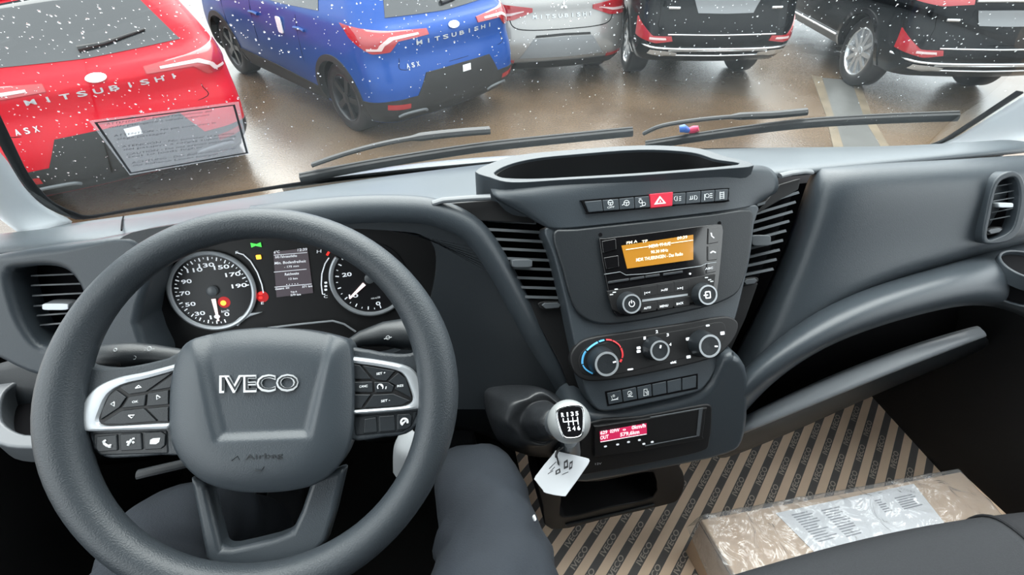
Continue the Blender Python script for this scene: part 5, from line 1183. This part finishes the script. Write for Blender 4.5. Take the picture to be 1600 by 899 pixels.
def asx(name, label, loc, hd, paint, letters_on=True, side=True):
    c = Car(ASX, name, label, loc, hd, paint); c.build_body(); c.wheels(5, M['dalloy'] if paint is PB else M['dalloy']); c.arch(M['clad'])
    c.patch('rear_window', [(-.62, 1.10), (0, 1.08), (.62, 1.10)], [(-.46, 1.40), (0, 1.44), (.46, 1.40)], M['carglass'], .006, n=24)
    c.patch('spoiler', [(-.52, 1.43), (0, 1.47), (.52, 1.43)], [(-.50, 1.52), (0, 1.535), (.50, 1.52)], M['gloss'], .03, depth=.04)
    for sg in (-1, 1):
        l = c.patch('tail_lamp', [(sg*.30, .945), (sg*.62, .935), (sg*.70, .86), (sg*.86, .85), (sg*1.08, .96)], [(sg*.30, .99), (sg*.60, 1.01), (sg*.80, 1.03), (sg*.95, 1.045), (sg*1.12, 1.05)], M['lamp'], .010, n=30)
        c.patch('lamp_light_bar', [(sg*.40, .96), (sg*.66, .953), (sg*.74, .915), (sg*.77, .875), (sg*.90, .875)], [(sg*.40, .975), (sg*.68, .975), (sg*.78, .925), (sg*.80, .892), (sg*.90, .892)], M['lampw'], .014, parent=l, n=30)
        c.patch('rear_reflector', [(sg*.60, .36), (sg*.82, .38)], [(sg*.60, .41), (sg*.82, .43)], M['lamp'], .012)
        z_ = 1.06
        pl = [(sg*c.us(y, z), z) for y, z in ((.95, 1.09), (1.6, 1.06), (2.2, 1.05), (2.72, 1.05))]; ph = [(sg*c.us(y, z), z) for y, z in ((1.05, 1.33), (1.6, 1.42), (2.1, 1.42), (2.35, 1.38))]
        c.patch('side_window', pl, ph, M['carglass'], .005, n=30)
        for y in (1.22, 2.2):
            u0, u1 = sg*c.us(y, .90), sg*c.us(y+.20, .90); c.line('door_handle', [(u0, .885), ((u0+u1)/2, .892), (u1, .885)], .014, c.paint, .014)
        for y in (1.38, 2.38, 3.15): c.line('door_seam', [(sg*c.us(y, z), z) for z in (.32, .6, .85, 1.0)], .003, M['well'], -.001)
        c.patch('sill_panel', [(sg*c.us(y, .21), .21) for y in (1.22, 2.1, 3.0)], [(sg*c.us(y, z), z) for y, z in ((1.22, .36), (2.1, .40), (3.0, .40))], M['clad'], .012)
        for a_, b_ in ((.42, .66),): c.line('exhaust_trim', [(sg*.40, .285), (sg*.45, .31), (sg*.64, .315), (sg*.70, .29)], .014, M['slat'], .016)
    c.patch('bumper_lower', [(-1.12, .22), (-.8, .21), (0, .21), (.8, .21), (1.12, .22)], [(-1.12, .42), (-.78, .46), (0, .47), (.78, .46), (1.12, .42)], M['clad'], .010, n=40)
    c.patch('plate_recess', [(-.52, .46), (0, .455), (.52, .46)], [(-.40, .645), (0, .65), (.40, .645)], M['clad'], .010)
    c.line('boot_seam', [(-.66, 1.0), (-.63, .80), (-.60, .70), (0, .685), (.60, .70), (.63, .80), (.66, 1.0)], .003, M['well'], -.001)
    em = MB(); f_ = Fr(c.pt(0, .975, .008), (1, 0, 0), c.pt(0, .99)-c.pt(0, .95))
    em.prism(f_, circle(0, 0, .065, 28, .034), -.004, .008); em.build('round_badge', M['chrome'], c.root, bevel=.004)
    c.letters('boot_lettering', 'MITSUBISHI', -.44, .50, .88, .033, M['silver'])
    c.letters('model_lettering', 'ASX', -.58, -.44, .71, .036, M['silver'])
    w_ = MB(); w_.tube([c.pt(-.02, 1.14, .02), c.pt(.14, 1.15, .025), c.pt(.42, 1.19, .02)], [.022, .012, .008], 8); w_.build('rear_wiper', M['black'], c.root)
    tg = MB(); f_ = Fr(c.pt(.06, .60, .016), (1, 0, 0), (0, 0, 1)); tg.box(f_, -.05, .05, -.03, .03, 0, .004); tg.build('white_tag', M['white'], c.root)
    return c
HB = R(35)
pB = at(548, 205, z=0); c_, s_ = math.cos(HB), math.sin(HB)
lx, ly = -.86, .80
bl = asx('blue_car', 'blue compact car with black wheels and grey cladding, seen from its left rear', Vector((pB.x-(c_*lx-s_*ly), pB.y-(s_*lx+c_*ly), 0)), HB, PB)
q = MB(); f_ = Fr(bl.pt(-bl.us(1.72, .86), .86, .012), (0, -1, 0), (0, 0, 1)); q.prism(f_, rrect(0, 0, .10, .15, .02, 3), -.004, .006); tg_ = q.build('white_door_tag', M['paper'], bl.root)
HR = R(27)
rd = asx('red_car', 'bright red compact car with its tail towards the van, far left', place(150, 122, 0, .07, .975, HR), HR, PR)
# silver hatchback
COLT = [(.20, .14, .78, .22, 3.9), (.34, .02, .85, .26, 4.02), (.50, .0, .87, .30, 4.05), (.66, .03, .875, .32, 4.03), (.80, .07, .87, .32, 3.9), (.92, .09, .86, .30, 3.5), (1.0, .15, .83, .28, 3.0), (1.15, .28, .76, .26, 2.7), (1.32, .45, .68, .25, 2.3), (1.44, .62, .60, .24, 2.0)]
HS = R(4)
sv = Car(COLT, 'silver_car', 'silver hatchback with its tail towards the van, between the blue and a black car', place(868, 27, 0, .08, .775, HS)+Vector((.10, .05, 0)), HS, PG, axle=(.78, 3.3), wr=.31)
sv.build_body(); sv.wheels(5, M['alloy'])
sv.patch('rear_window', [(-.58, 1.0), (0, .985), (.58, 1.0)], [(-.44, 1.30), (0, 1.34), (.44, 1.30)], M['carglass'], .006)
for sg in (-1, 1):
    l = sv.patch('tail_lamp', [(sg*.36, .83), (sg*.58, .76), (sg*.82, .75), (sg*1.02, .84)], [(sg*.36, .87), (sg*.60, .90), (sg*.86, .93), (sg*1.08, .93)], M['lamp'], .010, n=26)
    sv.patch('lamp_light_bar', [(sg*.46, .835), (sg*.62, .80), (sg*.80, .795)], [(sg*.46, .845), (sg*.62, .825), (sg*.80, .82)], M['lampw'], .014, parent=l)
    sv.patch('rear_reflector', [(sg*.58, .30), (sg*.80, .32)], [(sg*.58, .34), (sg*.80, .36)], M['lamp'], .012)
sv.patch('bumper_lower', [(-1.0, .21), (0, .21), (1.0, .21)], [(-1.0, .29), (-.6, .30), (0, .31), (.6, .30), (1.0, .29)], M['clad'], .010, n=30)
sv.patch('plate_recess', [(-.52, .36), (0, .355), (.52, .36)], [(-.36, .565), (0, .575), (.36, .565)], M['plate'], .006)
sv.patch('recess_shadow_strip', [(-.34, .575), (0, .585), (.34, .575)], [(-.33, .60), (0, .61), (.33, .60)], M['clad'], .006)
sv.line('boot_seam', [(-.66, .97), (-.63, .80), (-.58, .69), (-.40, .655), (0, .65), (.40, .655), (.58, .69), (.63, .80), (.66, .97)], .006, M['well'], -.001)
sv.letters('boot_lettering', 'MITSUBISHI', -.36, .36, .765, .036, M['silver'])
q = MB(); f_ = Fr(sv.pt(0, .88, .008), (1, 0, 0), sv.pt(0, .90)-sv.pt(0, .86))
for a in (90, 210, 330):
    v_ = Vector((math.cos(R(a)), math.sin(R(a)))); n_ = Vector((-v_.y, v_.x)); q.prism(f_, [Vector((0, 0)), v_*.024+n_*.014, v_*.048, v_*.024-n_*.014], -.004, .005)
q.build('three_diamond_badge', M['chrome'], sv.root)
# black sport utility vehicles
SUV = [(.35, .16, .82, .22, 4.6), (.45, .05, .865, .26, 4.72), (.58, .0, .885, .28, 4.78), (.74, .02, .89, .30, 4.78), (.92, .08, .89, .30, 4.75), (1.05, .10, .875, .28, 4.5), (1.14, .15, .855, .26, 3.7), (1.30, .28, .80, .25, 3.2), (1.50, .44, .73, .24, 2.8), (1.64, .58, .65, .22, 2.4), (1.70, .72, .58, .2, 2.1)]
def suv(name, label, loc, hd):
    c = Car(SUV, name, label, loc, hd, PK, axle=(1.0, 3.78), wr=.375, bow=.09); c.build_body(); c.wheels(10, M['alloy']); c.arch(M['gloss'], w_=.05)
    c.patch('rear_window', [(-.66, 1.14), (0, 1.13), (.66, 1.14)], [(-.52, 1.52), (0, 1.56), (.52, 1.52)], M['carglass'], .006)
    c.patch('plate_recess', [(-.30, .87), (0, .865), (.30, .87)], [(-.36, 1.0), (0, 1.005), (.36, 1.0)], M['plate'], .008)
    for sg in (-1, 1):
        l = c.patch('bumper_lamp', [(sg*.54, .60), (sg*.72, .575), (sg*1.02, .62)], [(sg*.56, .65), (sg*.76, .645), (sg*1.0, .80)], M['lamp'], .012, n=26)
        c.patch('lamp_light_bar', [(sg*.61, .612), (sg*.79, .607)], [(sg*.62, .632), (sg*.79, .63)], M['lampw'], .016, parent=l)
        c.patch('upper_tail_lamp', [(sg*.42, 1.05), (sg*.70, 1.03), (sg*1.02, 1.06)], [(sg*.42, 1.10), (sg*.72, 1.12), (sg*1.06, 1.15)], M['lamp'], .010, n=26)
        c.patch('exhaust_trim', [(sg*.46, .445), (sg*.62, .425), (sg*.78, .45)], [(sg*.46, .475), (sg*.62, .495), (sg*.76, .50)], M['alloy'], .02)
        c.patch('side_window', [(sg*c.us(y, z), z) for y, z in ((.85, 1.20), (1.8, 1.16), (3.1, 1.15))], [(sg*c.us(y, z), z) for y, z in ((1.0, 1.5), (1.8, 1.55), (2.6, 1.52))], M['carglass'], .005, n=26)
        c.line('sill_chrome', [(sg*c.us(y, .46), .46) for y in (1.45, 2.3, 3.3)], .014, M['alloy'], .014)
        for y in (1.8, 2.9):
            u0, u1 = sg*c.us(y, 1.0), sg*c.us(y+.22, 1.0); c.line('door_handle', [(u0, .985), ((u0+u1)/2, .992), (u1, .985)], .014, M['alloy'], .014)
        c.line('badge', [(sg*.50, .915), (sg*.62, .915)], .014, M['alloy'], .010)
    c.line('chrome_line', [(-.60, .665), (0, .665), (.60, .665)], .008, M['alloy'], .006)
    c.line('bumper_line', [(-1.05, .56), (-.7, .525), (0, .52), (.7, .525), (1.05, .56)], .012, M['alloy'], .006)
    c.line('lower_trim', [(-.56, .495), (0, .50), (.56, .495)], .008, M['alloy'], .010); c.line('lower_trim', [(-.62, .44), (0, .44), (.62, .44)], .008, M['alloy'], .010)
    c.line('spoiler_chrome', [(-.40, 1.08), (0, 1.085), (.40, 1.08)], .012, M['alloy'], .01)
    c.line('boot_seam', [(-.72, 1.1), (-.70, .85), (-.66, .72), (0, .70), (.66, .72), (.70, .85), (.72, 1.1)], .003, M['well'], -.001)
    return c
H1, H2 = R(-9), R(-11)
suv('black_suv', 'black sport utility vehicle with chrome bumper trim beside the silver car', place(1130, 55, 0, 0, .665, H1), H1)
suv('black_suv', 'black sport utility vehicle farther right with bright ten spoke wheel in view', place(1565, 78, 0, 0, .665, H2), H2)
# one more parked car behind the red and blue ones
asx('red_car', 'red car mostly hidden beyond the gap between the red and blue cars', rd.root.location+Vector((-3.3, 8.5, 0)), R(27), PR)
# worn lines and a smooth patch on the yard
def strip_(name, P, mat, z): q = MB(); f_ = Fr((0, 0, z), (1, 0, 0), (0, 1, 0)); q.prism(f_, [(at(x, y, z=0).x, at(x, y, z=0).y) for x, y in P], 0, .003); return struct(q.build(name, M[mat], smooth_=False))
strip_('ground_patch', [(1285, 122), (1330, 126), (1352, 190), (1385, 245), (1320, 245), (1300, 180)], 'patch', .001)
strip_('ground_line_1', [(1268, 118), (1284, 121), (1302, 180), (1322, 245), (1305, 245), (1290, 180)], 'yellow', .003)
strip_('ground_line_2', [(1330, 126), (1342, 128), (1366, 190), (1398, 245), (1385, 245), (1352, 190)], 'yellow', .003)
